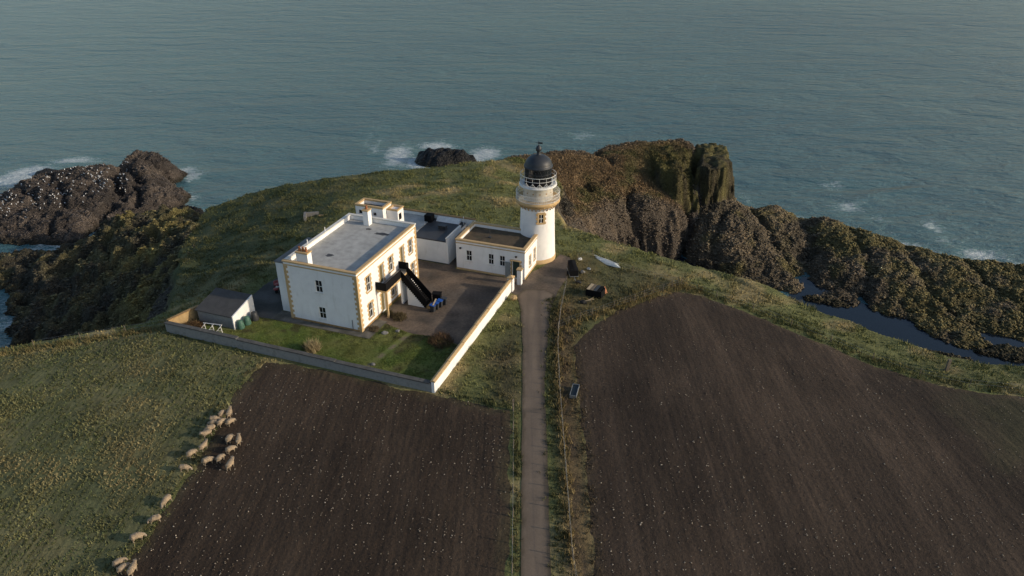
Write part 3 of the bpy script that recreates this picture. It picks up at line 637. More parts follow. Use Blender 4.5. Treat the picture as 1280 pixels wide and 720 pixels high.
# broken rock and weed lying all over the shore rocks
def debris(name, sel, n, smin, smax, lab, sq=.42, var=(.55, 1.55)):
    ii = np.where(sel)[0]; ii = rng.choice(ii, n); x = xf[ii]+rng.uniform(-.2, .2, n); y = yf[ii]+rng.uniform(-.2, .2, n); z = h[ii]+.03
    sc = smin+(smax-smin)*rng.uniform(0, 1, n)**2.5; base = np.array([(1, 0, 0), (.1, 1, .1), (-1, .1, 0), (0, -1, -.1), (.15, .1, 1), (0, 0, -.8)])
    Vv = (base[None]+rng.normal(0, .22, (n, 6, 3)))*sc[:, None, None]*np.array([1, .75, sq]); a = rng.uniform(0, 6.28, n); ca, sa = np.cos(a)[:, None], np.sin(a)[:, None]
    VX = Vv[..., 0]*ca-Vv[..., 1]*sa+x[:, None]; VY = Vv[..., 0]*sa+Vv[..., 1]*ca+y[:, None]; VZ = Vv[..., 2]+z[:, None]
    Fb = np.array([(0, 1, 4), (1, 2, 4), (2, 3, 4), (3, 0, 4), (1, 0, 5), (2, 1, 5), (3, 2, 5), (0, 3, 5)]); F = (np.arange(n)[:, None, None]*6+Fb[None]).reshape(-1, 3)
    return tag(npmesh(name, np.stack([VX, VY, VZ], 2).reshape(-1, 3), F, M['twig'], colr=np.repeat(allc[ii]*rng.uniform(*var, (n, 1)), 6, 0)), lab, 'rocks', kind='stuff')
up = h > SEA+.05; K = lambda *k: np.isin(am, [kid[q] for q in k]) & up
debris('broken_rock', K('E', 'G4', 'G5', 'G6'), 70000, .06, .44, 'broken rock and brown weed strewn over the tidal reef at the right')
debris('broken_rock', K('B') & (dB > -5), 30000, .06, .42, 'broken rock covering the face of the promontory')
debris('broken_rock', K('D1'), 30000, .06, .4, 'broken rock covering the seabird skerry')
debris('broken_rock', K('D2', 'G3') | ((am == 0) & (dA > 1.) & (h > SEA) & (xf < -30)), 30000, .08, .5, 'broken dark rock and scrub on the shore below the headland')
debris('broken_rock', (am == 0) & (dA > 1.) & (h > SEA) & (xf > 0), 16000, .08, .4, 'broken rock on the steep bank behind the right field edge')
# crop plants in rows
rows = np.arange(-118, 0, .62); xx, yy = [], []
for r in rows:
    yv = np.arange(19, 90, .2)+rng.uniform(-.12, .12, len(np.arange(19, 90, .2))); xx.append(r+.019*yv+rng.normal(0, .07, len(yv))); yy.append(yv)
x = np.concatenate(xx); y = np.concatenate(yy); k = (x > -100) & (polydist(P_crop, x, y) < .3+.9*rng.uniform(-1, .6, len(x))); x, y = x[k], y[k]
t = fbm(x, y, 5, 4, 44); t2 = fbm(x, y, 14, 3, 46); k = rng.uniform(0, 1, len(x)) < .62+.7*t; x, y, t, t2 = x[k], y[k], t[k], t2[k]; z = H0(x, y)+.05
blades('leafy_crop', x, y, z, .17+.12*t, .13, 8, lambda a, b: lerp(lerp((.078, .096, .038), (.165, .16, .068), sstep(-.4, .5, t+rng.normal(0, .25, len(t)))), (.25, .20, .10), sstep(-.1, .4, t2+t*.5)*.7), .08, 1.2, lab='low leafy green crop growing in faint rows beside the ploughed soil', cat='crop')
# pale stones in ploughed soil
def stones(name, poly, n, lab, smin=.025, smax=.066, prow=.9, colr_=((.42, .37, .30), (.24, .19, .14)), bias=None):
    x, y, d = inside_pts(poly, n, .3)
    rowx = np.round((x-.019*y)/.72)*.72+.019*y+rng.normal(0, .06, len(x)); x = np.where(rng.uniform(0, 1, len(x)) < prow, rowx, x)
    k = rng.uniform(0, 1, len(x)) < .45+.9*fbm(x, y, 7, 3, 66)+ (bias(x, y) if bias else 0); x, y = x[k], y[k]; k = polydist(poly, x, y) < -.2; x, y = x[k], y[k]
    z = H0(x, y)+.09; n = len(x); s = rng.uniform(smin, smax, n)*rng.choice([1, 1, 1, 1.6], n); a = rng.uniform(0, 6.28, n)
    base = np.array([(1, 0, 0), (0, 1, 0), (-1, 0, 0), (0, -1, 0), (0, 0, 1), (0, 0, -.6)])*np.array([1, .7, .6])
    Vv = base[None]*s[:, None, None]; ca, sa = np.cos(a)[:, None], np.sin(a)[:, None]
    VX = Vv[..., 0]*ca-Vv[..., 1]*sa+x[:, None]; VY = Vv[..., 0]*sa+Vv[..., 1]*ca+y[:, None]; VZ = Vv[..., 2]+z[:, None]
    Fb = np.array([(0, 1, 4), (1, 2, 4), (2, 3, 4), (3, 0, 4), (1, 0, 5), (2, 1, 5), (3, 2, 5), (0, 3, 5)]); F = (np.arange(n)[:, None, None]*6+Fb[None]).reshape(-1, 3)
    c = lerp(colr_[0], colr_[1], rng.uniform(0, 1, n)); return tag(npmesh(name, np.stack([VX, VY, VZ], 2).reshape(-1, 3), F, M['twig'], colr=np.repeat(c, 6, 0)), lab, 'stones', kind='stuff')
stones('field_stones', P_left, 12000, 'small pale stones scattered over the left ploughed field')
stones('field_stones', P_right, 22000, 'small pale stones scattered in rows over the right ploughed field', bias=lambda x, y: .35-(x-8)*.006-(y-40)*.012)
def clods(name, poly, n, lab, c): return stones(name, poly, n, lab, .02, .055, .6, c)
clods('soil_clods', P_left, 26000, 'dark brown clods of earth on the left ploughed field', ((.085, .06, .04), (.04, .027, .018)))
clods('soil_clods', P_right, 46000, 'dark brown clods of earth on the right ploughed field', ((.095, .066, .045), (.045, .03, .02)))

# ------------------------------------------------------------ building parts
def opening(parent, face, a0, a1, z0, z1, kind='window', surround=True, quoin=True, fm='frame', doorm='door_g', bars=(1, 1), dep=.13):
    """face = (origin, axis, normal) in the building's own frame"""
    o, ax, n = face
    def P(a, z, d): return (o[0]+ax[0]*a+n[0]*d, o[1]+ax[1]*a+n[1]*d, z)
    def slab(mb, A0, A1, Z0, Z1, d0, d1):
        ps = [P(A0, Z0, d0), P(A1, Z0, d0), P(A1, Z0, d1), P(A0, Z0, d1), P(A0, Z1, d0), P(A1, Z1, d0), P(A1, Z1, d1), P(A0, Z1, d1)]
        mb.add(ps, [(0, 3, 2, 1), (4, 5, 6, 7), (0, 1, 5, 4), (1, 2, 6, 5), (2, 3, 7, 6), (3, 0, 4, 7)])
    if kind == 'window':
        mb = MB(); t = .07
        slab(mb, a0, a0+t, z0, z1, -dep, -dep+.06); slab(mb, a1-t, a1, z0, z1, -dep, -dep+.06)
        slab(mb, a0+t, a1-t, z0, z0+t, -dep, -dep+.06); slab(mb, a0+t, a1-t, z1-t, z1, -dep, -dep+.06)
        zm = (z0+z1)/2; slab(mb, a0+t, a1-t, zm-.035, zm+.035, -dep, -dep+.055)
        for k in range(bars[0]):
            am_ = a0+(a1-a0)*(k+1)/(bars[0]+1); slab(mb, am_-.022, am_+.022, z0+t, z1-t, -dep, -dep+.05)
        wn = mb.build('window', M[fm], parent)
        g = MB(); slab(g, a0+.02, a1-.02, z0+.02, z1-.02, -dep-.03, -dep+.012); g.build('pane', M['glass'], wn)
        s_ = MB(); slab(s_, a0-.14, a1+.14, z0-.13, z0-.002, -.10, .09); s_.build('sill', M['tan'] if surround else M['frame'], wn)
    else:
        mb = MB(); slab(mb, a0+.06, a1-.06, z0, z1-.05, -dep-.04, -dep+.01)
        wn = mb.build('door', M[doorm], parent)
        f = MB(); slab(f, a0, a0+.06, z0, z1, -dep-.02, -dep+.04); slab(f, a1-.06, a1, z0, z1, -dep-.02, -dep+.04); slab(f, a0+.06, a1-.06, z1-.05, z1, -dep-.02, -dep+.04); f.build('door_frame', M['frame'], wn)
        hd = MB(); slab(hd, a1-.2, a1-.14, z0+.95, z0+1.05, -dep+.01, -dep+.06); hd.build('handle', M['steel'], wn)
    if surround:
        s2 = MB(); w_ = .16; zb = z0 if kind == 'door' else z0-.0
        slab(s2, a0-w_, a0-.003, zb, z1+.17, -.02, .035); slab(s2, a1+.003, a1+w_, zb, z1+.17, -.02, .035); slab(s2, a0-.003, a1+.003, z1+.003, z1+.17, -.02, .034)
        if quoin:
            k = 0; zz = zb
            while zz < z1:
                if k % 2 == 0:
                    slab(s2, a0-w_-.17, a0-w_+.002, zz, min(zz+.3, z1+.17), -.02, .034); slab(s2, a1+w_-.002, a1+w_+.17, zz, min(zz+.3, z1+.17), -.02, .034)
                zz += .3; k += 1
        s2.build('surround', M['tan'], parent)
def quoins(mb, x, y, sx_, sy_, z0, z1):
    """corner at (x,y); sx_, sy_ the directions into the walls"""
    k = 0; z = z0
    while z < z1-.05:
        la, lb = (.55, .32) if k % 2 else (.32, .55); zt = min(z+.34, z1)
        x0, x1 = sorted((x-sx_*.035, x+sx_*la)); y0, y1 = sorted((y-sy_*.035, y+sy_*.02)); mb.box(x0, x1, y0, y1, z+.008, zt)
        y0, y1 = sorted((y+sy_*.021, y+sy_*lb)); x0, x1 = sorted((x-sx_*.035, x+sx_*.02)); mb.box(x0, x1, y0, y1, z+.008, zt)
        z += .34; k += 1
def copings(x0, x1, y0, y1, z0, z1, w_=.42, o=.09):
    mb = MB(); mb.box(x0-o, x1+o, y0-o, y0+w_, z0, z1); mb.box(x0-o, x1+o, y1-w_, y1+o, z0, z1)
    mb.box(x0-o, x0+w_, y0+w_+.004, y1-w_-.004, z0, z1-.003); mb.box(x1-w_, x1+o, y0+w_+.004, y1-w_-.004, z0, z1-.003); return mb

# --- keepers' house (2 storeys, flat roof)
hs_ = empty('keepers_house', L(0, 0), RZ, 'two-storey white house with tan corner stones, flat grey roof and black outside stair', 'house')
HW, HL, HT = 10.0, 15.3, 7.95
fF = ((-HW, 0), (1, 0), (0, -1)); fR = ((0, 0), (0, 1), (1, 0))
fw = [(4.17, 5.13, 4.55, 6.2), (4.17, 5.13, .9, 2.5)]
fr_w = [(2.0, 2.95, 4.5, 6.5), (7.65, 8.6, 4.5, 6.5), (13.1, 14.0, 4.5, 6.5), (1.95, 2.9, .85, 2.9), (7.75, 8.65, .85, 2.6), (13.4, 14.3, .85, 2.9)]
fr_d = [(5.25, 6.15, 4.02, 6.5), (10.75, 11.6, 4.02, 6.5), (5.05, 5.95, .12, 2.7)]
mb = MB(); mb.wall((-HW, 0), (1, 0), (0, -1), HW, 0, HT, fw); mb.wall((0, 0), (0, 1), (1, 0), HL, 0, HT, fr_w+fr_d)
mb.wall((0, HL), (-1, 0), (0, 1), HW, 0, HT, []); mb.wall((-HW, HL), (0, -1), (-1, 0), HL, 0, HT, [])
T = .33
for b in ((-HW+.01, -.01, .01, T), (-HW+.01, -.01, HL-T, HL-.01), (-HW+.01, -HW+T, T, HL-T), (-T, -.01, T, HL-T)): mb.box(b[0], b[1], b[2], b[3], 7.0, HT-.004)
mb.build('wall', M['white'], hs_)
rf = MB().box(-HW+.05, -.05, .05, HL-.05, 7.2, 7.45).build('roof', M['roofgrey'], hs_)
for (x0, y0, sx0, sy0) in ((-3.2, 12.0, 1.3, .5), (-5.6, 12.8, .5, .35), (-6.2, 4.2, .6, .45)):   # dark repairs on the felt
    pts = [(x0+sx0*math.cos(t)*random.uniform(.6, 1.1), y0+sy0*math.sin(t)*random.uniform(.6, 1.1)) for t in [k*.45 for k in range(14)]]
    MB().prism(pts, 7.449, 7.458).build('roof_patch', M['roofdark'], rf)
cm = MB(); o = .09; cm.box(-HW-o, o, -o, .36, HT, HT+.17); cm.box(-.36, o, .364, HL-.364, HT, HT+.167); cm.build('coping', M['tan'], hs_)
cm = MB(); cm.box(-HW-o, o, HL-.36, HL+o, HT, HT+.17); cm.box(-HW-o, -HW+.40, .364, HL-.364, HT, HT+.167); cm.build('coping', M['coping_w'], hs_)
cm = MB().box(-HW-.05, .05, -.05, -.002, HT-.42, HT-.28); cm.box(.002, .05, -.002, HL, HT-.42, HT-.28); cm.build('string_course', M['tan'], hs_)
for qa in ((0, 0, -1, 1), (-HW, 0, 1, 1), (0, HL, -1, -1)):
    q = MB(); quoins(q, *qa, 0, HT-.45); q.build('quoins', M['tan'], hs_)
MB().box(-HW-.03, .03, -.03, -.001, 0, .3).box(.001, .03, 0, 5.0, 0, .3).box(.001, .03, 6.0, HL, 0, .3).build('plinth', M['tan_dark'], hs_)
for w_ in fw: opening(hs_, fF, *w_, surround=False)
for w_ in fr_w: opening(hs_, fR, *w_)
for w_ in fr_d: opening(hs_, fR, *w_, kind='door', doorm='door_o')
def chimney(parent, x0, x1, y0, y1, z0, z1, pots):
    c = MB().box(x0, x1, y0, y1, z0, z1).build('chimney', M['white'], parent)
    MB().box(x0-.07, x1+.07, y0-.07, y1+.07, z1, z1+.16).build('chimney_cap', M['tan'], c)
    for px_, py_ in pots: MB().lathe([(.15, z1+.16), (.17, z1+.3), (.12, z1+.62), (.15, z1+.7), (.09, z1+.7), (.09, z1+.5)], 14, (px_, py_)).build('chimney_pot', M['pot'], c, True)
chimney(hs_, -8.35, -6.75, .5, 1.35, 7.45, 9.15, [(-8.0, .9), (-7.55, .95), (-7.1, .9)])
chimney(hs_, -6.9, -6.1, 13.7, 14.6, 7.45, 9.5, [(-6.5, 14.15)])
for v in (5., 9.): MB().bar((-HW+.2, v, HT+.17), (-HW+.2, v, HT+.75), .05, 8).build('vent_pipe', M['white'], hs_)
# rainwater pipe and downpipes
MB().bar((-1.2, -.07, .3), (-1.2, -.07, 1.6), .035).build('pipe', M['greyp'], hs_)
# annexe on the far side
an = MB(); an.wall((-12.2, 1.3), (1, 0), (0, -1), 2.2, 0, 6.9, []); an.wall((-12.2, 8.5), (0, -1), (-1, 0), 7.2, 0, 6.9, []); an.wall((-10, 8.5), (-1, 0), (0, 1), 2.2, 0, 6.9, [])
an.build('annexe_wall', M['white'], hs_)
MB().box(-12.3, -10.01, 1.2, 8.6, 6.9, 7.05).build('annexe_roof', M['concrete'], hs_)
# balcony, stair
for k in range(3): MB().box(4.77+.27*k, 5.06+.27*k, 7.9, 9.0, 0, .36-.12*k).build('bottom_step', M['tan_dark'], hs_)
sb = MB().box(.04, 1.45, 4.0, 10.1, 3.62, 3.9).build('balcony', M['tan'], hs_)
MB().box(.1, 1.4, 4.05, 10.05, 3.9, 3.93).build('balcony_floor', M['concrete'], sb)
def panel(mb, p, q, h_=1.05, t=.03):
    p = Vector(p); q = Vector(q); d = (q-p); dn = Vector((d.x, d.y, 0)).normalized(); n_ = Vector((-dn.y, dn.x, 0))*t; n = max(2, int(d.length/.11))
    mb.add([p-n_, q-n_, q+n_, p+n_]+[x_+Vector((0, 0, h_)) for x_ in (p-n_, q-n_, q+n_, p+n_)], [(0, 3, 2, 1), (4, 5, 6, 7), (0, 1, 5, 4), (1, 2, 6, 5), (2, 3, 7, 6), (3, 0, 4, 7)])
    mb.bar(p+Vector((0, 0, h_+.03)), q+Vector((0, 0, h_+.03)), .045)
    for k in range(0, n+1, 8): 
        r = p+d*k/n; mb.bar(r-Vector((0, 0, .1)), r+Vector((0, 0, h_+.05)), .04)
bp_ = MB(); panel(bp_, (.05, 4.03, 3.85), (1.42, 4.03, 3.85)); panel(bp_, (1.42, 4.03, 3.85), (1.42, 8.0, 3.85)); panel(bp_, (.05, 10.07, 3.85), (1.42, 10.07, 3.85)); panel(bp_, (1.42, 9.45, 3.85), (1.42, 10.07, 3.85))
bp_.build('balcony_railing', M['black'], sb)
NS = 17; sw = MB(); st_ = MB()
u0, u1 = 1.46, 4.75
for k in range(NS):
    a, b = u0+(u1-u0)*k/NS, u0+(u1-u0)*(k+1)/NS; zt = 3.88*(1-(k+1)/(NS+1)); st_.box(a, b+.03, 7.95, 9.5, zt-.34, zt)
st_.build('stair_treads', M['black'], hs_)
for v in (8.0, 9.3):
    sw = MB(); sw.add([(2.1, v, 0), (4.6, v, 0), (4.6, v, .12), (2.1, v, 3.1), (2.1, v+.15, 0), (4.6, v+.15, 0), (4.6, v+.15, .12), (2.1, v+.15, 3.1)], [(0, 1, 2, 3), (7, 6, 5, 4), (0, 4, 5, 1), (1, 5, 6, 2), (2, 6, 7, 3), (3, 7, 4, 0)])
    sw.build('stair_wall', M['white'], hs_)
sw = MB(); sw.box(1.2, 1.45, 7.95, 9.5, 0, 3.6); MB().box(1.2, 1.42, 4.1, 4.3, 0, 3.6).build('balcony_pier', M['tan'], hs_)
sw.build('landing_wall', M['white'], hs_)
sr = MB(); panel(sr, (u0, 7.92, 3.6), (u1, 7.92, .15), 1.15); panel(sr, (u0, 9.53, 3.6), (u1, 9.53, .15), 1.15); sr.build('stair_railing', M['black'], hs_)

# --- rooftop-high water-tower block behind the house
tb = empty('tower_block', L(-10.2, 17.3), RZ, 'small square white block with tan parapet standing behind the far end of the house', 'building')
TW, TL, TT = 4.3, 2.4, 8.45
w1 = [(.5, 1.15, 7.35, 7.9), (2.75, 3.25, 7.35, 7.8)]
mb = MB(); mb.wall((0, 0), (1, 0), (0, -1), TW, -1, TT, w1); mb.wall((TW, 0), (0, 1), (1, 0), TL, -1, TT, []); mb.wall((TW, TL), (-1, 0), (0, 1), TW, -1, TT, []); mb.wall((0, TL), (0, -1), (-1, 0), TL, -1, TT, [])
for b in ((.01, TW-.01, .01, .25), (.01, TW-.01, TL-.25, TL-.01), (.01, .25, .25, TL-.25), (TW-.25, TW-.01, .25, TL-.25)): mb.box(*b, 7.95, TT-.004)
mb.build('wall', M['white'], tb); MB().box(.05, TW-.05, .05, TL-.05, 7.8, 8.0).build('roof', M['roofdark'], tb)
copings(0, TW, 0, TL, TT, TT+.25, .28, .06).build('coping', M['tan'], tb)
for a in w1: 
    MB().box(a[0], a[1], .1, .14, a[2], a[3]).build('window', M['glass'], tb)
side = MB().box(TW+.01, TW+1.7, 1.0, TL+.3, -1, 8.0).build('side_turret', M['white'], tb)
copings(TW+.08, TW+1.7, 1.0, TL+.3, 8.0, 8.2, .25, .06).build('coping', M['tan'], side)
MB().box(TW+1.70, TW+1.74, 1.3, 2.0, 6.6, 7.5).build('door', M['black'], side)
# low range behind the house joining it to the block
MB().wall((0, 0), (1, 0), (0, -1), 8.2, 0, 4.0, []).build('lower_wall', M['white'], tb)

# --- link building with dark roof
lk = empty('link_building', L(-3.2, 20.2), RZ, 'low plain white store with dark flat roof between the house and the small white cottage', 'building')
LW, LL, LT = 5.5, 7.3, 3.45
mb = MB(); mb.wall((0, 0), (1, 0), (0, -1), LW, 0, LT, []); mb.wall((LW, 0), (0, 1), (1, 0), LL, 0, LT+.15, [])
mb.box(-6.5, LW+1.2, LL-.3, LL, 0, LT+.75); mb.box(LW-.26, LW-.01, .01, 4.8, LT-.4, LT+.52); mb.box(-6.5, -.01, 1.4, 1.6, 0, LT+.1)
mb.build('wall', M['white'], lk)
MB().box(-.02, LW-.28, -.05, LL-.32, LT, LT+.16).build('roof', M['roofdark'], lk); MB().box(-6.4, -.05, 1.5, LL-.32, LT+.12, LT+.26).build('roof', M['roofgrey'], lk)
MB().box(LW+.02, LW+1.2, 2.5, LL-.32, LT-.5, LT-.3).build('roof', M['roofdark'], lk)
MB().box(-6.6, LW+1.3, LL-.36, LL+.06, LT+.75, LT+.88).build('coping', M['tan_dark'], lk)
MB().box(LW-.31, LW+.04, -.05, 4.85, LT+.52, LT+.64).build('coping', M['coping_w'], lk)
sk_ = MB().add([(.9, LL-1.3, LT+.17), (4.6, LL-1.3, LT+.17), (4.6, LL-.5, LT+.72), (.9, LL-.5, LT+.72), (4.6, LL-.5, LT+.17), (.9, LL-.5, LT+.17)], [(0, 1, 2, 3), (1, 4, 2), (0, 3, 5), (5, 3, 2, 4)]).build('skylight', M['railw'], lk)
MB().box(-.6, .5, 5.2, 6.4, LT+.16, LT+1.2).build('roof_tank', M['black'], lk)
rb = MB().box(2.4, 3.5, 3.6, 4.3, LT+.16, LT+.62).box(2.3, 3.6, 3.5, 4.4, LT+.62, LT+.7).build('roof_vent', M['greyp'], lk)
MB().bar((LW-.15, LL-1.2, LT), (LW-.15, LL-1.2, LT+1.5), .04).build('vent_pipe', M['white'], lk)
MB().box(0, LW, -.04, -.002, 0, .14).build('plinth', M['roofdark'], lk)

# --- small single-storey cottage in front of the tower
ct = empty('cottage', L(3.9, 19.5), RZ, 'single-storey white cottage with brown flat roof and tan parapet below the lighthouse', 'cottage')
CW, CL, CT = 10.1, 6.4, 4.45
cf = [(1.5, 2.35, 1.55, 3.15), (4.8, 5.6, 1.55, 3.15), (6.45, 7.25, 1.55, 3.15)]; cd = [(8.3, 9.35, .1, 2.7)]
cr = [(1.9, 2.6, 1.1, 2.7), (3.9, 4.5, 1.2, 2.9)]
mb = MB(); mb.wall((0, 0), (1, 0), (0, -1), CW, 0, CT, cf+cd); mb.wall((CW, 0), (0, 1), (1, 0), CL, 0, CT, cr); mb.wall((CW, CL), (-1, 0), (0, 1), CW, 0, CT, []); mb.wall((0, CL), (0, -1), (-1, 0), CL, 0, CT, [])
for b in ((.01, CW-.01, .01, .3), (.01, CW-.01, CL-.3, CL-.01), (.01, .3, .3, CL-.3), (CW-.3, CW-.01, .3, CL-.3)): mb.box(*b, 3.6, CT-.004)
mb.build('wall', M['white'], ct); crf = MB().box(.05, CW-.05, .05, CL-.05, 3.8, 4.0).build('roof', M['roofbrown'], ct)
copings(0, CW, 0, CL, CT, CT+.2, .36, .09).build('coping', M['tan'], ct)
MB().box(-.04, CW+.04, -.05, -.002, 4.05, 4.17).box(CW+.002, CW+.05, -.002, CL, 4.05, 4.17).build('string_course', M['tan'], ct)
MB().box(-.03, 8.1, -.03, -.002, 0, .28).box(CW+.002, CW+.03, 0, CL, 0, .28).build('plinth', M['tan'], ct)
fC = ((0, 0), (1, 0), (0, -1)); fCR = ((CW, 0), (0, 1), (1, 0))
for a in cf: opening(ct, fC, *a, surround=False)
for a in cr: opening(ct, fCR, *a, surround=True, quoin=False)
opening(ct, fC, *cd[0], kind='door')
MB().box(7.35, 8.1, -.22, -.16, .15, 2.45).build('gate_leaf', M['door_grey'], ct)
MB().box(8.1, 9.55, -.3, -.02, 2.75, 2.85).build('door_hood', M['tan'], ct)
MB().bar((3.8, 3.2, 4), (3.8, 3.2, 5.3), .05, 8).build('roof_pipe', M['greyp'], ct)
MB().box(3.6, 4.0, 3.0, 3.4, 4.0, 4.12).build('roof_hatch', M['greyp'], ct)
for a in (.7, 8.9): MB().lathe([(0, 3.5), (.14, 3.5), (.16, 3.42), (.16, 3.3), (0, 3.3)], 12, (a, -.15)).build('wall_lamp', M['greyp'], ct, True)
pl_ = MB().box(9.55, 10.15, -1.6, -1.0, 0, 2.2).build('gate_pillar', M['white'], None)
pl_.location = L(3.9, 19.5); pl_.rotation_euler = (0, 0, RZ); tag(pl_, 'white square gate pillar with tan cap in front of the cottage door', 'pillar')
MB().box(9.47, 10.23, -1.68, -.92, 2.2, 2.36).build('pillar_cap', M['tan'], pl_)

# --- lighthouse
TX, TY, _ = L(13.25, 27.1)
lh = empty('lighthouse', (TX, TY, 0), RZ, 'white lighthouse tower with tan gallery ring, black lantern and dark dome', 'lighthouse')
MB().lathe([(2.72, -.3), (2.72, .55), (2.64, .62)], 64).build('plinth', M['tan'], lh, True)
MB().lathe([(2.64, -.2), (2.60, 1.5), (2.5, 4), (2.42, 6.5), (2.38, 8.3), (2.38, 8.55)], 64).build('tower', M['white'], lh, True)
gd = MB().lathe([(2.38, 8.25), (2.62, 8.42), (2.62, 8.52), (2.9, 8.74), (3.12, 8.82), (3.14, 9.18), (3.05, 9.24), (2.0, 9.24)], 64).build('gallery', M['tan'], lh, True)
for k in range(28):
    t = 2*math.pi*k/28; a, b = math.cos(t), math.sin(t); p = Vector((a*2.36, b*2.36, 8.3)); q_ = Vector((a*2.66, b*2.66, 8.3)); MB().bar((a*2.42, b*2.42, 8.02), (a*2.7, b*2.7, 8.5), .09, 4).build('corbel', M['tan'], gd)
def ringbar(mb, r, z, th, n=64, h_=None):
    mb.lathe([(r-th, z-th), (r+th, z-th), (r+th, z+(h_ or th)), (r-th, z+(h_ or th)), (r-th, z-th)], n)
rl = MB()
for z in (9.34, 9.8, 10.28): ringbar(rl, 3.05, z, .022)
for k in range(72):
    t = 2*math.pi*k/72; rl.bar((3.05*math.cos(t), 3.05*math.sin(t), 9.24), (3.05*math.cos(t), 3.05*math.sin(t), 10.28), .014, 4)
for k in range(110):   # wire netting on the rail
    t = 2*math.pi*k/110; t2 = t+2*math.pi*6/110; rl.bar((3.05*math.cos(t), 3.05*math.sin(t), 9.26), (3.05*math.cos(t2), 3.05*math.sin(t2), 10.26), .008, 3); rl.bar((3.05*math.cos(t2), 3.05*math.sin(t2), 9.26), (3.05*math.cos(t), 3.05*math.sin(t), 10.26), .008, 3)
rl.build('gallery_railing', M['railw'], lh)
dr = MB().lathe([(2.08, 9.24), (2.08, 10.95), (2.14, 11.0), (2.14, 11.1), (2.0, 11.1)], 64).build('drum', M['drum'], lh, True)
for k in range(14):
    t = 2*math.pi*(k+.5)/14; a, b = math.cos(t), math.sin(t); MB().bar((a*2.03, b*2.03, 10.35), (a*2.11, b*2.11, 10.35), .10, 8).build('vent', M['tan_dark'], dr)
ug = MB(); ug.lathe([(1.9, 11.1), (2.55, 11.12), (2.62, 11.14), (2.62, 11.32), (2.5, 11.36), (1.9, 11.36)], 64); ug.build('upper_gallery', M['railw'], lh, True)
ur = MB()
for z, th in ((11.42, .025), (12.2, .022), (12.75, .026)): ringbar(ur, 2.48, z, th)
for k in range(16):
    t = 2*math.pi*k/16; ur.bar((2.48*math.cos(t), 2.48*math.sin(t), 11.3), (2.48*math.cos(t), 2.48*math.sin(t), 12.78), .022, 6)
for k in range(32):
    t = 2*math.pi*k/32; t2 = 2*math.pi*(k+1)/32; za, zb = (11.42, 11.95) if k % 2 else (11.95, 11.42); ur.bar((2.48*math.cos(t), 2.48*math.sin(t), za), (2.48*math.cos(t2), 2.48*math.sin(t2), zb), .03, 5)
ur.build('upper_railing', M['railw'], lh)
ln = MB().lathe([(1.86, 11.36), (1.86, 12.1), (1.80, 12.12), (1.80, 13.8)], 48).build('lantern', M['black'], lh, True)
MB().lathe([(1.815, 12.15), (1.815, 13.7)], 48).build('lantern_glass', M['glass'], ln, True)
ab = MB()
for j, (za, zb) in enumerate(((12.15, 12.92), (12.92, 13.7))):
    for k in range(16):
        for s_ in (-1, 1):
            t = 2*math.pi*k/16; t2 = t+s_*2*math.pi*.5/16*1; 
            if j == 1: t, t2 = t2, t
            ab.bar((1.83*math.cos(t), 1.83*math.sin(t), za), (1.83*math.cos(t2), 1.83*math.sin(t2), zb), .022, 4)
ringbar(ab, 1.83, 12.92, .025, 48); ab.build('glazing_bars', M['dome'], ln)
ZD = .27
prof = [(1.82, 13.38), (1.98, 13.42), (1.98, 13.66), (1.88, 13.7)]+[(1.86*math.cos(a), 13.72+1.42*math.sin(a)) for a in [math.radians(d_) for d_ in range(0, 82, 9)]]+[(.26, 15.24), (.24, 15.5)]
dm = MB().lathe([(a, b+ZD) for a, b in prof], 48).build('dome', M['dome'], lh, True)
fn_ = MB().lathe([(a, b+ZD) for a, b in [(.24, 15.2), (.24, 15.6), (.38, 15.68), (.40, 15.95), (.34, 16.2), (.16, 16.35), (.05, 16.5), (.0, 16.5)]], 20).build('ventilator', M['dome'], dm, True)
vn = MB().bar((0, 0, 16.6), (0, 0, 17.3), .035, 6); vn.box(-.1, .55, -.02, .02, 16.9, 17.12); vn.bar((-.45, 0, 17.0), (.0, 0, 17.0), .03, 5); vn.bar((0, -.3, 16.75), (0, .3, 16.75), .02, 5)
vn.build('weather_vane', M['dome'], fn_)
# tower window, facing the camera a little to the left
ang = math.radians(-80)-RZ; wx, wy = math.cos(ang), math.sin(ang); axw = (-wy, wx)
tw = MB(); R_ = 2.44
def tslab(mb, a0, a1, z0, z1, d0, d1):
    ps = [(wx*d+axw[0]*a, wy*d+axw[1]*a, z) for z in (z0, z1) for a, d in ((a0, d0), (a1, d0), (a1, d1), (a0, d1))]
    mb.add(ps, [(0, 3, 2, 1), (4, 5, 6, 7), (0, 1, 5, 4), (1, 2, 6, 5), (2, 3, 7, 6), (3, 0, 4, 7)])
tslab(tw, -.55, -.3, 6.1, 7.85, 2.2, R_+.05); tslab(tw, .3, .55, 6.1, 7.85, 2.2, R_+.05); tslab(tw, -.3, .3, 7.55, 7.85, 2.2, R_+.045); tslab(tw, -.3, .3, 6.1, 6.35, 2.2, R_+.06)
for k in range(3): tslab(tw, -.7, -.552, 6.15+.62*k, 6.45+.62*k, 2.2, R_+.03); tslab(tw, .552, .7, 6.15+.62*k, 6.45+.62*k, 2.2, R_+.03)
twp = tw.build('window_surround', M['tan'], lh)
g_ = MB(); tslab(g_, -.299, .299, 6.351, 7.549, 2.2, R_-.02); g_.build('pane', M['glass'], twp)
f_ = MB(); tslab(f_, -.03, .03, 6.352, 7.548, 2.3, R_+.01); tslab(f_, -.298, .298, 6.92, 6.98, 2.3, R_+.008); f_.build('glazing_bar', M['frame'], twp)

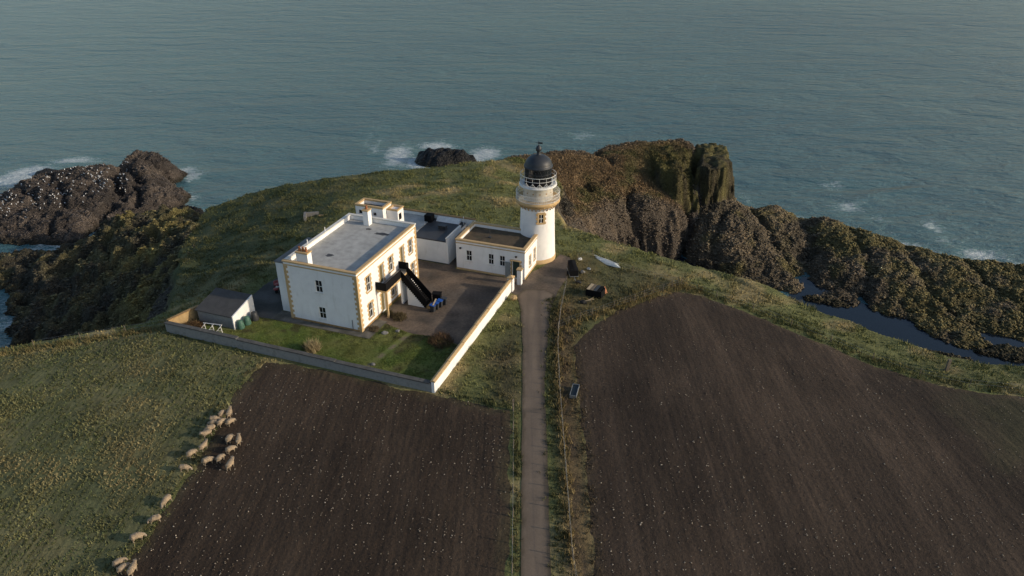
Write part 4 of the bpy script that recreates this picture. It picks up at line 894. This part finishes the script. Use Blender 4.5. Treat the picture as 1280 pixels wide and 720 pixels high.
# --- shed
sh_ = empty('shed', L(-20.3, -4.6), RZ, 'low stone-grey lean-to shed with dark sheet roof and cream gable beside the garden wall', 'shed')
SW, SD = 5.3, 3.9
mb = MB(); mb.prism([(0, 0), (SW-.12, 0), (SW-.12, SD), (0, SD)], -.3, [1.65, 1.65, 2.5, 2.5]); mb.build('wall', M['stonewall'], sh_)
MB().prism([(SW-.11, -.08), (SW+.04, -.08), (SW+.04, SD+.05), (SW-.11, SD+.05)], -.1, [1.8, 1.8, 2.72, 2.72]).build('gable_wall', M['white'], sh_)
rb = MB(); rb.add([(-.2, -.2, 1.66), (SW-.12, -.2, 1.66), (SW-.12, SD+.15, 2.6), (-.2, SD+.15, 2.6), (-.2, -.2, 1.78), (SW-.12, -.2, 1.78), (SW-.12, SD+.15, 2.72), (-.2, SD+.15, 2.72)], [(0, 3, 2, 1), (4, 5, 6, 7), (0, 1, 5, 4), (1, 2, 6, 5), (2, 3, 7, 6), (3, 0, 4, 7)])
rb.build('roof', M['asbestos'], sh_)

# --- walls
gw = empty('garden_wall', L(-22.3, -8.0), RZ, 'long low grey garden wall with dark coping between the lawn and the ploughed field', 'wall')
mb = MB(); xw = 0; steps = [(0, 10.5, 1.28), (10.5, 23.5, 1.16), (23.5, 35.3, 1.08)]
for a, b, h_ in steps: mb.box(a, b, 0, .38, -.4, h_)
mb.build('wall', M['stonewall'], gw); mb = MB()
for a, b, h_ in steps:
    k = a
    while k < b-.1:
        e = min(k+1.3, b); mb.box(k+.008, e-.008, -.09, .47, h_, h_+.13+random.uniform(-.01, .015)); k = e
mb.build('coping', M['coping_d'], gw)
rw = empty('end_wall', L(-22.3, -7.58), RZ+math.radians(-14), 'short tan harled end wall closing the left end of the garden', 'wall')
MB().box(.0, .3, .05, 4.3, -.3, 1.45).build('wall', M['tanwall'], rw); MB().box(-.06, .36, .0, 4.36, 1.45, 1.57).build('coping', M['tan_dark'], rw)
sw_ = empty('stepped_wall', L(13.05, -8.0), RZ, 'white boundary wall with tan coping stepping up towards the yard gate', 'wall')
mb = MB(); cp = MB(); n = 6; Ls = 23.7/n
for k in range(n):
    h_ = 1.35+.06*k; mb.box(0, .36, k*Ls, (k+1)*Ls, -.4, h_); cp.box(-.09, .45, k*Ls+.01, (k+1)*Ls-.01, h_, h_+.14)
    cp.add([(-.09, k*Ls+.01, h_+.141), (.45, k*Ls+.01, h_+.141), (.45, (k+1)*Ls-.01, h_+.141), (-.09, (k+1)*Ls-.01, h_+.141), (.18, k*Ls+.01, h_+.24), (.18, (k+1)*Ls-.01, h_+.24)], [(0, 1, 4), (2, 3, 5), (0, 4, 5, 3), (1, 2, 5, 4)])
mb.build('wall', M['white'], sw_); cp.build('coping', M['tan'], sw_)
gp = MB().box(-.35, .35, -.35, .35, -.2, 1.95).build('gate_pier', M['white']); gp.location = L(13.25, 16.1); gp.rotation_euler = (0, 0, RZ); tag(gp, 'white square gate pier with tan cap at the yard end of the stepped wall', 'pier')
MB().box(-.43, .43, -.43, .43, 1.95, 2.1).add([(-.4, -.4, 2.1), (.4, -.4, 2.1), (.4, .4, 2.1), (-.4, .4, 2.1), (0, 0, 2.35)], [(0, 1, 4), (1, 2, 4), (2, 3, 4), (3, 0, 4)]).build('pier_cap', M['tan'], gp)
def boulder(name, loc, s, mat, label, cat='stone', flat_=.6, seed=1, parent=None):
    bm = bmesh.new(); bmesh.ops.create_icosphere(bm, subdivisions=3, radius=1)
    r = random.Random(seed); off = [r.uniform(-9, 9) for _ in range(3)]
    from mathutils import noise as mn
    for v_ in bm.verts:
        v_.co *= 1+.35*mn.noise(v_.co*1.3+Vector(off)); v_.co.z *= flat_; v_.co *= s
    me = bpy.data.meshes.new(name); bm.to_mesh(me); bm.free(); o = link(name, me, mat); o.location = loc
    return tag(o, label, cat)
b_ = L(14.5, 13.8); boulder('stone', (b_[0], b_[1], .35), .42, M['tanwall'], 'tan rounded boulder at the foot of the gate pier', flat_=.8, seed=4)
for i, (u_, v_, s, lab) in enumerate(((2.6, .8, .38, 'pale flat stone lying on the scruffy ground near the house corner'), (3.9, 1.7, .3, 'small reddish stone near the foot of the outside stair'), (4.6, -5.6, .25, 'small stone beside the lawn path close to the garden wall'))):
    b_ = L(u_, v_); boulder('stone', (b_[0], b_[1], .08), s, M['concrete'], lab, seed=i+10)
# stone bench by garden wall
bn = empty('stone_bench', L(-10.6, -7.2), RZ, 'low grey stone slab bench against the inside of the garden wall', 'bench')
MB().box(0, 2.6, 0, .6, .38, .5).build('seat', M['concrete'], bn); MB().box(.2, .5, .08, .5, 0, .38).build('leg', M['concrete'], bn); MB().box(2.1, 2.4, .08, .5, 0, .38).build('leg', M['concrete'], bn)

# --- fences
def fence(name, label, pts, spacing, h_, wires, cat='fence', ph=.055):
    P = [Vector((p[0], p[1], 0)) for p in pts]; o0 = P[0]; z0 = float(H0(o0.x, o0.y)[0])
    root = empty(name, (o0.x, o0.y, z0), 0, label, cat); tops = []
    seg = [(b-a).length for a, b in zip(P[:-1], P[1:])]; tot = sum(seg); n = max(1, min(95, round(tot/spacing)))
    for k in range(n+1):
        s = tot*k/n; i = 0
        while i < len(seg)-1 and s > seg[i]: s -= seg[i]; i += 1
        p = P[i].lerp(P[i+1], min(1, s/seg[i])); z = float(H0(p.x, p.y)[0]); b = Vector((p.x-o0.x, p.y-o0.y, z-z0)); tops.append(b)
        l = Vector((random.uniform(-.06, .06), random.uniform(-.06, .06), h_+random.uniform(-.06, .08)))
        MB().bar(b-Vector((0, 0, .2)), b+l, ph, 6, ph*.85).build('post', M['wood'], root)
    for wz in wires:
        mb = MB()
        for a, b in zip(tops[:-1], tops[1:]): mb.bar(a+Vector((0, 0, wz)), b+Vector((0, 0, wz)), .007, 3)
        mb.build('wire', M['steel'], root)
fence('wire_fence', 'post and wire fence along the right side of the road', WL((708,356),(700,395),(697,430),(699,480),(704,550),(710,630),(717,720))+[(6.6, 32, 0)], 2.6, 1.15, (.35, .7, 1.05))
fence('wire_fence', 'post and wire fence along the left side of the road above the ploughed field', WL((641.5,514),(641.5,600),(640,720))+[(.0, 32, 0)], 3., 1.05, (.35, .7, 1.0))
fence('wire_fence', 'post and wire fence between the small scruffy paddock and the right field', WL((697,412),(720,402),(752,391),(790,376),(825,361),(852,350)), 1.9, 1.15, (.35, .7, 1.05))
fence('wire_fence', 'coastal wire fence along the grass beyond the right field', WL((852,350),(900,364),(960,384),(1010,402),(1060,421),(1110,442),(1182,464),(1230,470),(1280,474)), 5., 1.05, (.5, .95), ph=.05)
fence('wire_fence', 'short wire fence at the top of the paddock behind the white boat', WL((722,325),(735,318),(760,327),(800,338),(848,349)), 3.4, 1.0, (.5, .95), ph=.045)
fence('wire_fence', 'wire fence along the cliff edge of the crop field', WL((40,427),(110,416),(180,406),(208,407)), 5., 1.0, (.5, .95), ph=.05)

# ------------------------------------------------------------ things in and round the yard
def wheelie(loc, rz, lid, label):
    r = empty('wheelie_bin', loc, rz, label, 'bin', 'wheelie bins at the foot of the outside stair')
    MB().add([(-.22, -.26, .1), (.22, -.26, .1), (.22, .22, .1), (-.22, .22, .1), (-.28, -.34, .98), (.28, -.34, .98), (.28, .32, .98), (-.28, .32, .98)], [(0, 3, 2, 1), (4, 5, 6, 7), (0, 1, 5, 4), (1, 2, 6, 5), (2, 3, 7, 6), (3, 0, 4, 7)]).build('body', M['greyp'], r, bevel=.02)
    MB().prism([(-.31, -.38), (.31, -.38), (.31, .34), (-.31, .34)], .985, [1.0, 1.0, 1.09, 1.09]).bar((-.26, .38, 1.0), (.26, .38, 1.0), .03).build('lid', M[lid], r, bevel=.015)
    for s in (-1, 1): MB().bar((s*.22, .26, .12), (s*.30, .26, .12), .12, 14).build('wheel', M['rubber'], r)
for i, (u, v, rz, lid, lab) in enumerate(((5.9, 7.45, -8, 'blue', 'blue-lidded bin nearest the camera in the row by the outside stair'), (6.05, 8.15, 4, 'blue', 'second blue-lidded bin of the row by the stair, just behind the nearest'),
                                         (6.25, 8.85, -3, 'blue', 'third blue-lidded bin of the row by the stair'), (6.5, 9.55, 6, 'greyp', 'grey-lidded bin at the far end of the row by the stair'))):
    wheelie(L(u, v), RZ+math.radians(90+rz), lid, lab)
o = MB().add([(-.5, -.35, 0), (.5, -.35, 0), (.5, .35, 0), (-.5, .35, 0), (-.55, -.4, 1.1), (.55, -.4, 1.1), (.55, .4, 1.25), (-.55, .4, 1.25)], [(0, 3, 2, 1), (4, 5, 6, 7), (0, 1, 5, 4), (1, 2, 6, 5), (2, 3, 7, 6), (3, 0, 4, 7)]).build('coal_bunker', M['black'], None, bevel=.03)
o.location = L(5.3, 10.0); o.rotation_euler = (0, 0, RZ+.2); tag(o, 'black slope-topped bunker between the stair foot and the blue-lidded bins', 'bunker'); MB().box(-.6, .6, -.45, .45, 1.26, 1.32).build('lid', M['black'], o)
o = MB().box(-.09, .09, -.7, .7, 0, .05).build('plank', M['woodpale']); o.location = (*L(5.9, 8.0)[:2], 1.12); o.rotation_euler = (.12, 0, RZ+.15); tag(o, 'pale wooden plank lying across the tops of the bins', 'plank')
# compost bins beside the shed gable
def compost(loc, mat, label, s=1.):
    r = empty('compost_bin', loc, random.uniform(0, 3), label, 'compost bin', 'compost bins by the shed gable'); 
    MB().lathe([(.48*s, 0), (.46*s, .3*s), (.42*s, .6*s), (.36*s, .9*s), (.3*s, .98*s)], 24).build('body', M[mat], r, True)
    MB().lathe([(.33*s, .97*s), (.33*s, 1.03*s), (.2*s, 1.10*s), (0, 1.12*s)], 24).build('lid', M[mat], r, True)
compost(L(-14.5, -4.1), 'green', 'green plastic compost bin nearest the garden wall by the cream shed gable')
compost(L(-14.35, -3.05), 'green', 'green plastic compost bin between its green and dark neighbours by the shed gable')
compost(L(-14.1, -1.9), 'greyp', 'dark compost bin by the back corner of the shed gable', 1.05)
# white trestle frames
tr = empty('trestle_frame', L(-17.6, -6.2), RZ+.1, 'white wooden trestle frame leaning on the grass in front of the shed', 'trestle')
for i, x_ in enumerate((-1.2, -.1, 1.0)):
    MB().bar((x_, -.5, 0), (x_+.9, .15, 1.15), .04).bar((x_+1.3, -.4, 0), (x_+.6, .2, 1.15), .04).bar((x_+.3, -.25, .5), (x_+1.05, -.15, .55), .03).build('leg_pair', M['frame'], tr)
MB().bar((-.6, .15, 1.12), (1.9, .2, 1.16), .045).build('rail', M['frame'], tr)
# brown heap of cuttings
x, y, d = inside_pts([L(-21.3, -7.3), L(-18.6, -7.2), L(-19.2, -5.0), L(-20.8, -4.9)], 700); z = .0+.5*sstep(0, -1., d)
blades('garden_cuttings', x, y, z, .35, .15, 5, lambda a, b: lerp((.14, .085, .04), (.08, .05, .025), rng.uniform(0, 1, len(a))), .05, 1.6, 'twig', 'heap of brown dead bracken and cuttings in the corner by the tan end wall', 'garden waste')
# bushes
def bush(name, u, v, r, h_, c1, c2, n, label, hgt=.4, wid=.03, lean=.7):
    a = rng.uniform(0, 6.28, n); q_ = np.sqrt(rng.uniform(0, 1, n))*r; lx, ly = L(u, v)[:2]; x = lx+np.cos(a)*q_; y = ly+np.sin(a)*q_
    z = h_*np.sqrt(np.clip(1-(q_/r)**2, 0, 1))*rng.uniform(.0, 1., n)
    o = blades(name, x-lx, y-ly, z, hgt, .1, 4, lambda a_, b_: lerp(c1, c2, rng.uniform(0, 1, len(a_))), wid, lean, 'twig', None, None, parent=True) if False else None
    X = x-lx; Y = y-ly; m_ = n*4; XX = np.repeat(X, 4)+rng.normal(0, .08, m_); YY = np.repeat(Y, 4)+rng.normal(0, .08, m_); ZZ = np.repeat(z, 4)
    ang_ = rng.uniform(0, 6.28, m_); ll = rng.uniform(.1, 1, m_)*lean*hgt; hh_ = hgt*rng.uniform(.4, 1.2, m_); b2 = rng.uniform(0, 6.28, m_)
    p0 = np.stack([XX-np.cos(b2)*wid, YY-np.sin(b2)*wid, ZZ], 1); p1 = np.stack([XX+np.cos(b2)*wid, YY+np.sin(b2)*wid, ZZ], 1); p2 = np.stack([XX+np.cos(ang_)*ll, YY+np.sin(ang_)*ll, ZZ+hh_], 1)
    V = np.stack([p0, p1, p2], 1).reshape(-1, 3); c = np.repeat(lerp(c1, c2, rng.uniform(0, 1, m_)), 3, 0)
    ob = npmesh(name, V, np.arange(m_*3).reshape(-1, 3), M['twig'], colr=c); ob.location = (lx, ly, .02); tag(ob, label, 'bush'); return ob
bush('reddish_shrub', 9.8, 1.2, 1.5, .9, (.13, .07, .035), (.09, .06, .032), 330, 'bare russet-brown shrub at the yard edge of the lawn beside the stepped wall', .55, .02, .9)
bush('plume_grass', -3.4, -5.4, .7, .5, (.42, .34, .19), (.24, .19, .10), 170, 'clump of pale straw ornamental grass on the front lawn', 1.1, .03, .8)
bush('low_plant', 1.0, 4.9, .5, .3, (.06, .06, .03), (.12, .09, .05), 160, 'small scrubby plant against the sunny house wall under the balcony end', .4)
bush('low_plant', 1.0, 1.0, .6, .25, (.10, .08, .05), (.16, .12, .07), 160, 'small withered plant against the sunny house wall near the front corner', .35)
bush('low_plant', 2.6, 4.6, .9, .35, (.08, .06, .03), (.13, .10, .05), 260, 'sprawling dead shrub on the rough ground in front of the stair wall', .45)
# red quad bike behind the house
qb = empty('quad_bike', L(-15.6, 5.6), RZ+.5, 'red quad bike with white rack parked behind the house annexe', 'quad bike')
MB().box(-.28, .28, -.75, .75, .42, .62).build('frame', M['greyp'], qb, bevel=.03)
for s in (-1, 1):
    for t_ in (-1, 1): 
        wv_ = MB().lathe([(.10, -.13), (.27, -.13), (.32, -.09), (.32, .09), (.27, .13), (.10, .13)], 20).build('wheel', M['rubber'], qb, True); wv_.rotation_euler = (0, math.pi/2, 0); wv_.location = (s*.48, t_*.62, .32)
        MB().lathe([(.27, 0), (.36, .02), (.38, .10), (.30, .16), (.0, .18)], 16, (s*.46, t_*.62)).build('mudguard', M['red'], qb, True).location.z = .55
MB().box(-.19, .19, -.55, .25, .78, .92).build('seat', M['black'], qb, bevel=.05); MB().box(-.22, .22, .2, .75, .7, .95).build('bonnet', M['red'], qb, bevel=.07)
MB().bar((-.4, .3, 1.15), (.4, .3, 1.15), .03).bar((0, .4, .9), (0, .3, 1.15), .035).build('handlebar', M['greyp'], qb)
rk = MB(); [rk.bar((-.4, y_, 1.0), (.4, y_, 1.0), .025) for y_ in (-.9, -.75, -.6)]; [rk.bar((x_, -.95, 1.0), (x_, -.5, 1.0), .025) for x_ in (-.4, .4)]; rk.bar((-.3, -.6, .7), (-.3, -.6, 1.0), .02).bar((.3, -.6, .7), (.3, -.6, 1.0), .02); rk.build('rack', M['frame'], qb)
o = boulder('fishing_float', (*L(-16.9, 6.6)[:2], .38), .45, M['red'], 'round red fishing float lying beside the quad bike', 'float', .95, 3)
o = boulder('fishing_float', (*L(-16.2, 7.3)[:2], .34), .4, M['coping_w'], 'round white fishing float lying beside the quad bike', 'float', .95, 5)

# --- paddock clutter: covered trailer, crate, boat
tl = empty('covered_trailer', (*G(717.5, 349)[:2], 0), math.radians(5), 'dark boxy trailer under a black cover beside the roadside fence', 'trailer')
MB().add([(-.55, 0, .45), (.55, 0, .45), (.55, 2.6, .45), (-.55, 2.6, .45), (-.6, -.02, 1.25), (.6, -.02, 1.25), (.5, 2.6, 1.6), (-.5, 2.6, 1.6), (0, .2, 1.45), (0, 2.4, 1.8)],
         [(0, 3, 2, 1), (0, 1, 5, 4), (1, 2, 6, 5), (2, 3, 7, 6), (3, 0, 4, 7), (4, 5, 8), (5, 6, 9, 8), (6, 7, 9), (7, 4, 8, 9)]).build('cover', M['black'], tl)
MB().box(-.6, .6, -.05, 2.65, .36, .45).bar((0, -.02, .4), (0, -1.1, .35), .05).build('chassis', M['steel'], tl)
for s in (-1, 1): 
    o = MB().lathe([(.08, -.1), (.28, -.1), (.3, -.06), (.3, .06), (.28, .1), (.08, .1)], 18).build('wheel', M['rubber'], tl, True); o.rotation_euler = (0, math.pi/2, 0); o.location = (s*.72, 1.3, .3)
crx = G(744, 369); cr_ = empty('timber_crate', (crx[0], crx[1], 0), math.radians(-28), 'dark open timber crate with pale boards laid across its top in the paddock', 'crate')
MB().box(-1.1, 1.1, -.7, .7, .0, .12).box(-1.1, -1.02, -.7, .7, .12, 1.05).box(1.02, 1.1, -.7, .7, .12, 1.05).box(-1.02, 1.02, -.7, -.62, .12, 1.05).box(-1.02, 1.02, .62, .7, .12, 1.05).build('body', M['black'], cr_)
for k, (x_, c_) in enumerate(((-.75, 'woodpale'), (-.3, 'wood'), (.2, 'greyp'), (.7, 'black'))): 
    o = MB().box(x_-.2, x_+.22, -.85, .85, 1.06, 1.11).build('board', M[c_], cr_)
o = MB().add([(0, 0, 0), (1.1, .1, .0), (1.2, .9, .55), (.1, .8, .6), (0, 0, .05), (1.1, .1, .05), (1.2, .9, .6), (.1, .8, .65)], [(0, 3, 2, 1), (4, 5, 6, 7), (0, 1, 5, 4), (1, 2, 6, 5), (2, 3, 7, 6), (3, 0, 4, 7)]).build('plywood_sheet', M['orange']); g = G(757, 370); o.location = (g[0]-.6, g[1], .05); o.rotation_euler = (0, 0, .5); tag(o, 'pinkish-orange board leaning on the end of the timber crate', 'board')
bx = G(757.5, 328.5); rb2 = empty('upturned_boat', (bx[0], bx[1], float(H0(bx[0], bx[1])[0])), math.atan2(-2.9, 3.2), 'long narrow white upturned boat hull lying in the dry grass of the paddock', 'boat')
vs, fs = [], []; nst, nr = 17, 9
for i in range(nst):
    s = -1+2*i/(nst-1); wd = .52*(1-abs(s)**2.4)+.01; hh_ = .42*(1-abs(s)**4)+.06
    for j in range(nr):
        t = math.pi*j/(nr-1); vs.append((s*2.5, -wd*math.cos(t), max(0, hh_*math.sin(t)**.8)))
for i in range(nst-1):
    for j in range(nr-1): fs.append((i*nr+j, (i+1)*nr+j, (i+1)*nr+j+1, i*nr+j+1))
MB().add(vs, fs).build('hull', M['hull'], rb2, True); MB().box(-2.2, 2.2, -.03, .03, .47, .54).build('keel', M['hull'], rb2)
for i, (px, py, s, m_, lab) in enumerate(((728, 341, .35, 'concrete', 'grey lump of rubble beside the covered trailer'), (736, 337, .3, 'steel', 'small bluish metal scrap in the paddock behind the crate'), (723, 354, .4, 'rubber', 'dark rounded rubbish sack at the near end of the covered trailer'), (729, 379, .4, 'rubber', 'dark rounded rubbish sack in the grass in front of the crate'), (725, 325, .32, 'coping_w', 'small pale drum-like stone at the top of the paddock'))):
    g = G(px, py); boulder('rubbish', (g[0], g[1], g[2]+.12), s, M[m_], lab, 'rubbish', .6, 30+i)
o = MB().bar((-1., 0, .1), (1., .1, .45), .04).bar((-.6, -.2, .05), (.9, .4, .5), .035).bar((-.7, .3, .1), (.6, -.3, .4), .03).build('timber_scraps', M['woodpale']); g = G(729, 377); o.location = (g[0]+.4, g[1]-.3, g[2]); tag(o, 'loose pale timber scraps in the grass in front of the crate', 'timber')
# feed trough
g = G(718, 492); ft = empty('feed_trough', (g[0], g[1], g[2]), math.radians(-14), 'galvanised metal water trough on the dry strip beside the right field', 'trough')
tb_ = MB(); 
def hollow(mb, x0, x1, y0, y1, z0, z1, t): mb.box(x0, x1, y0, y1, z0, z0+t).box(x0, x0+t, y0, y1, z0+t, z1).box(x1-t, x1, y0, y1, z0+t, z1).box(x0+t, x1-t, y0, y0+t, z0+t, z1).box(x0+t, x1-t, y1-t, y1, z0+t, z1); return mb
hollow(tb_, -.36, .36, -1.05, 1.05, .12, .52, .035).build('basin', M['steel'], ft); MB().box(-.32, .32, -1.0, 1.0, .38, .40).build('water', M['water_d'], ft)
for y_ in (-.8, .8): MB().box(-.3, .3, y_-.06, y_+.06, 0, .118).build('foot', M['steel'], ft)
# field gate posts by the road end
g = G(641.5, 513); o = MB().box(-.1, .1, -.1, .1, -.2, 1.35).build('strainer_post', M['wood']); o.location = g; tag(o, 'thick wooden strainer post where the roadside fence meets the green plot', 'post')
g = G(1183, 463); o = MB().box(-.16, .16, -.16, .16, -.2, 1.5).build('strainer_post', M['wood']); o.location = g; tag(o, 'thick dark wooden post standing alone at the edge of the right field', 'post')

# ------------------------------------------------------------ sheep
def make_sheep(pose):
    J = dict(rump=(-.46, 0, .66), b1=(-.22, 0, .68), b2=(.1, 0, .68), sh=(.36, 0, .68))
    R_ = dict(rump=.22, b1=.29, b2=.30, sh=.24)
    E_ = [('b1', 'rump'), ('b1', 'b2'), ('b2', 'sh')]
    if pose == 'graze': J.update(nk=(.56, 0, .55), hd=(.68, .02, .30), mz=(.78, .03, .13))
    else: J.update(nk=(.54, 0, .86), hd=(.66, .03, 1.0), mz=(.85, .05, .93))
    R_.update(nk=.13, hd=.10, mz=.05); E_ += [('sh', 'nk'), ('nk', 'hd'), ('hd', 'mz')]
    J['tail'] = (-.72, 0, .56); R_['tail'] = .045; E_.append(('rump', 'tail'))
    for s, nme in ((1, 'l'), (-1, 'r')):
        J['f1'+nme] = (.33, s*.13, .42); J['f2'+nme] = (.34+.04*s, s*.13, .22); J['f3'+nme] = (.32+.05*s, s*.13, .02); J['h1'+nme] = (-.40, s*.14, .44); J['h2'+nme] = (-.50-.03*s, s*.14, .24); J['h3'+nme] = (-.45-.05*s, s*.14, .02)
        J['e'+nme] = (J['hd'][0]-.02, s*.19, J['hd'][2]+.03); R_['e'+nme] = .028; E_.append(('hd', 'e'+nme))
        for a, r in (('f1', .085), ('f2', .04), ('f3', .038), ('h1', .11), ('h2', .045), ('h3', .038)): R_[a+nme] = r
        E_ += [('sh', 'f1'+nme), ('f1'+nme, 'f2'+nme), ('f2'+nme, 'f3'+nme), ('rump', 'h1'+nme), ('h1'+nme, 'h2'+nme), ('h2'+nme, 'h3'+nme)]
    ks = list(J); me = bpy.data.meshes.new('sheep_base'); me.from_pydata([J[k] for k in ks], [(ks.index(a), ks.index(b)) for a, b in E_], [])
    o = bpy.data.objects.new('sheep_tmp', me); COL.objects.link(o); sk = o.modifiers.new('s', 'SKIN'); o.modifiers.new('u', 'SUBSURF').levels = 2
    for i, k in enumerate(ks): me.skin_vertices[0].data[i].radius = (R_[k], R_[k])
    me.skin_vertices[0].data[ks.index('b1')].use_root = True
    dg = bpy.context.evaluated_depsgraph_get(); dg.update(); m2 = bpy.data.meshes.new_from_object(o.evaluated_get(dg)); m2.name = 'sheep'
    bpy.data.objects.remove(o)
    from mathutils import noise as mn
    for v in m2.vertices:
        if v.co.z > .42 and v.co.x < .52: v.co *= 1+.07*mn.noise(v.co*9)
    m2.polygons.foreach_set('use_smooth', np.ones(len(m2.polygons), bool)); m2.materials.clear(); m2.materials.append(M['wool']); m2.materials.append(M['face'])
    for p in m2.polygons:
        c_ = p.center; p.material_index = 1 if (c_.z < .33 or (c_.x > .60)) else 0
    return m2
M['face'] = pmat('sheep_face', (.24, .20, .15), .9, .15)
SM = {p: make_sheep(p) for p in ('graze', 'stand')}
SH = [(278.7,521.5,80,'graze','sheep at the top left of the flock, side by side with a neighbour'),(287.9,521,95,'stand','topmost right sheep of the flock, beside another near the field edge'),(289.4,531.5,60,'graze','sheep just below the top pair, on the right'),
 (278.4,532.5,65,'graze','slim sheep in the middle of the tight upper cluster'),(270,529,5,'graze','sheep standing sideways at the upper left of the cluster'),(267,533.5,188,'graze','sheep standing sideways just below another at the left of the cluster'),
 (263,541,215,'graze','sheep overlapping its neighbour on the crop edge, the upper of the two'),(259.3,546.5,225,'stand','sheep overlapping its neighbour on the crop edge, the lower of the two'),(288.5,553,85,'graze','large sheep on bare soil in the middle of the right column'),
 (299.5,555,100,'stand','rightmost sheep of the whole flock, on bare soil'),(289.7,566,50,'graze','sheep on bare soil directly below the large one of the right column'),(255.8,563,70,'stand','sheep on the crop edge between two others in a slanting line'),
 (241,571.5,62,'graze','sheep on the crop edge with its head uphill, left of the middle'),(261.6,580.5,40,'graze','sheep slanting on bare soil at the lower middle of the main flock'),(276.9,577.5,75,'graze','sheep on bare soil between the lower middle and lower right ones'),
 (289,585.5,80,'stand','lowest sheep at the right of the main flock'),(232.6,589.5,5,'graze','sheep standing sideways at the lower left tip of the main flock'),(209,631,250,'graze','lone sheep below the main flock on the crop edge'),
 (194.7,654,200,'graze','lone brownish sheep half hidden in the crop edge'),(173.5,676,35,'graze','large lone sheep slanting on the crop edge near the bottom'),(151.4,708,50,'graze','leftmost sheep of the bottom three'),(156.3,715,60,'graze','middle sheep of the bottom three'),(167.6,717,85,'stand','rightmost sheep of the bottom three')]
for i, (px, py, a, p, lab) in enumerate(SH):
    g = G(px, py); o = bpy.data.objects.new('sheep', SM[p]); COL.objects.link(o); s = random.uniform(.80, .92)
    o.location = (g[0], g[1], g[2]+.04); o.rotation_euler = (0, 0, math.radians(a)); o.scale = (s, s*random.uniform(1.08, 1.25), s); tag(o, lab, 'sheep', 'sheep along the crop edge')
# ------------------------------------------------------------ seabirds on the skerry
def gull_mesh():
    mb = MB(); vs, fs = [], []; st_ = [(-.30, .02, .14), (-.2, .07, .15), (-.05, .12, .16), (.1, .11, .18), (.2, .07, .24), (.26, .05, .30), (.32, .05, .32), (.37, .02, .30), (.43, .006, .285)]; n = 8
    for x_, r, z_ in st_:
        for k in range(n): t = 2*math.pi*k/n; vs.append((x_, r*math.cos(t), z_+r*math.sin(t)))
    for i in range(len(st_)-1):
        for k in range(n): fs.append((i*n+k, i*n+(k+1) % n, (i+1)*n+(k+1) % n, (i+1)*n+k))
    mb.add(vs, fs).bar((.02, .04, .0), (.02, .04, .1), .012, 4).bar((.02, -.04, .0), (.02, -.04, .1), .012, 4)
    me = bpy.data.meshes.new('seabird'); me.from_pydata(mb.v, [], mb.f); me.polygons.foreach_set('use_smooth', np.ones(len(me.polygons), bool)); me.materials.append(M['gull']); return me
GM = gull_mesh()
bx_ = rng.uniform(0, 160, 900); by_ = rng.uniform(202, 285, 900)
bk = (fbm(bx_, by_, 28, 3, 5)+.12 > rng.uniform(-.3, .5, 900)) & (np.abs(by_-(255-bx_*.25)) < 26)
cnt = 0
for px, py in list(zip(bx_[bk], by_[bk])):
    if cnt >= 170: break
    g = G(px, py)
    if g[2] < SEA+1.2 or g[1] < 140: continue
    o = bpy.data.objects.new('seabird', GM); COL.objects.link(o); o.location = g; o.rotation_euler = (0, 0, rng.uniform(-.8, .8)+2.4); o.scale = (.8,)*3
    tag(o, 'small white seabird resting on the dark skerry at the left', 'seabird', 'white seabirds resting on the skerry'); cnt += 1

# ------------------------------------------------------------ ruin on the left slope
g = G(392, 272); ru = empty('stone_ruin', (g[0], g[1], g[2]-.2), .2, 'low broken stone enclosure on the dark slope behind the house', 'ruin')
MB().box(-1.6, -1.2, -1.0, 1.2, 0, .9).build('wall', M['concrete'], ru); MB().box(-1.19, .9, .85, 1.2, 0, .8).build('wall', M['concrete'], ru); MB().box(.91, 2.4, -.2, .1, 0, .6).build('wall', M['tanwall'], ru)
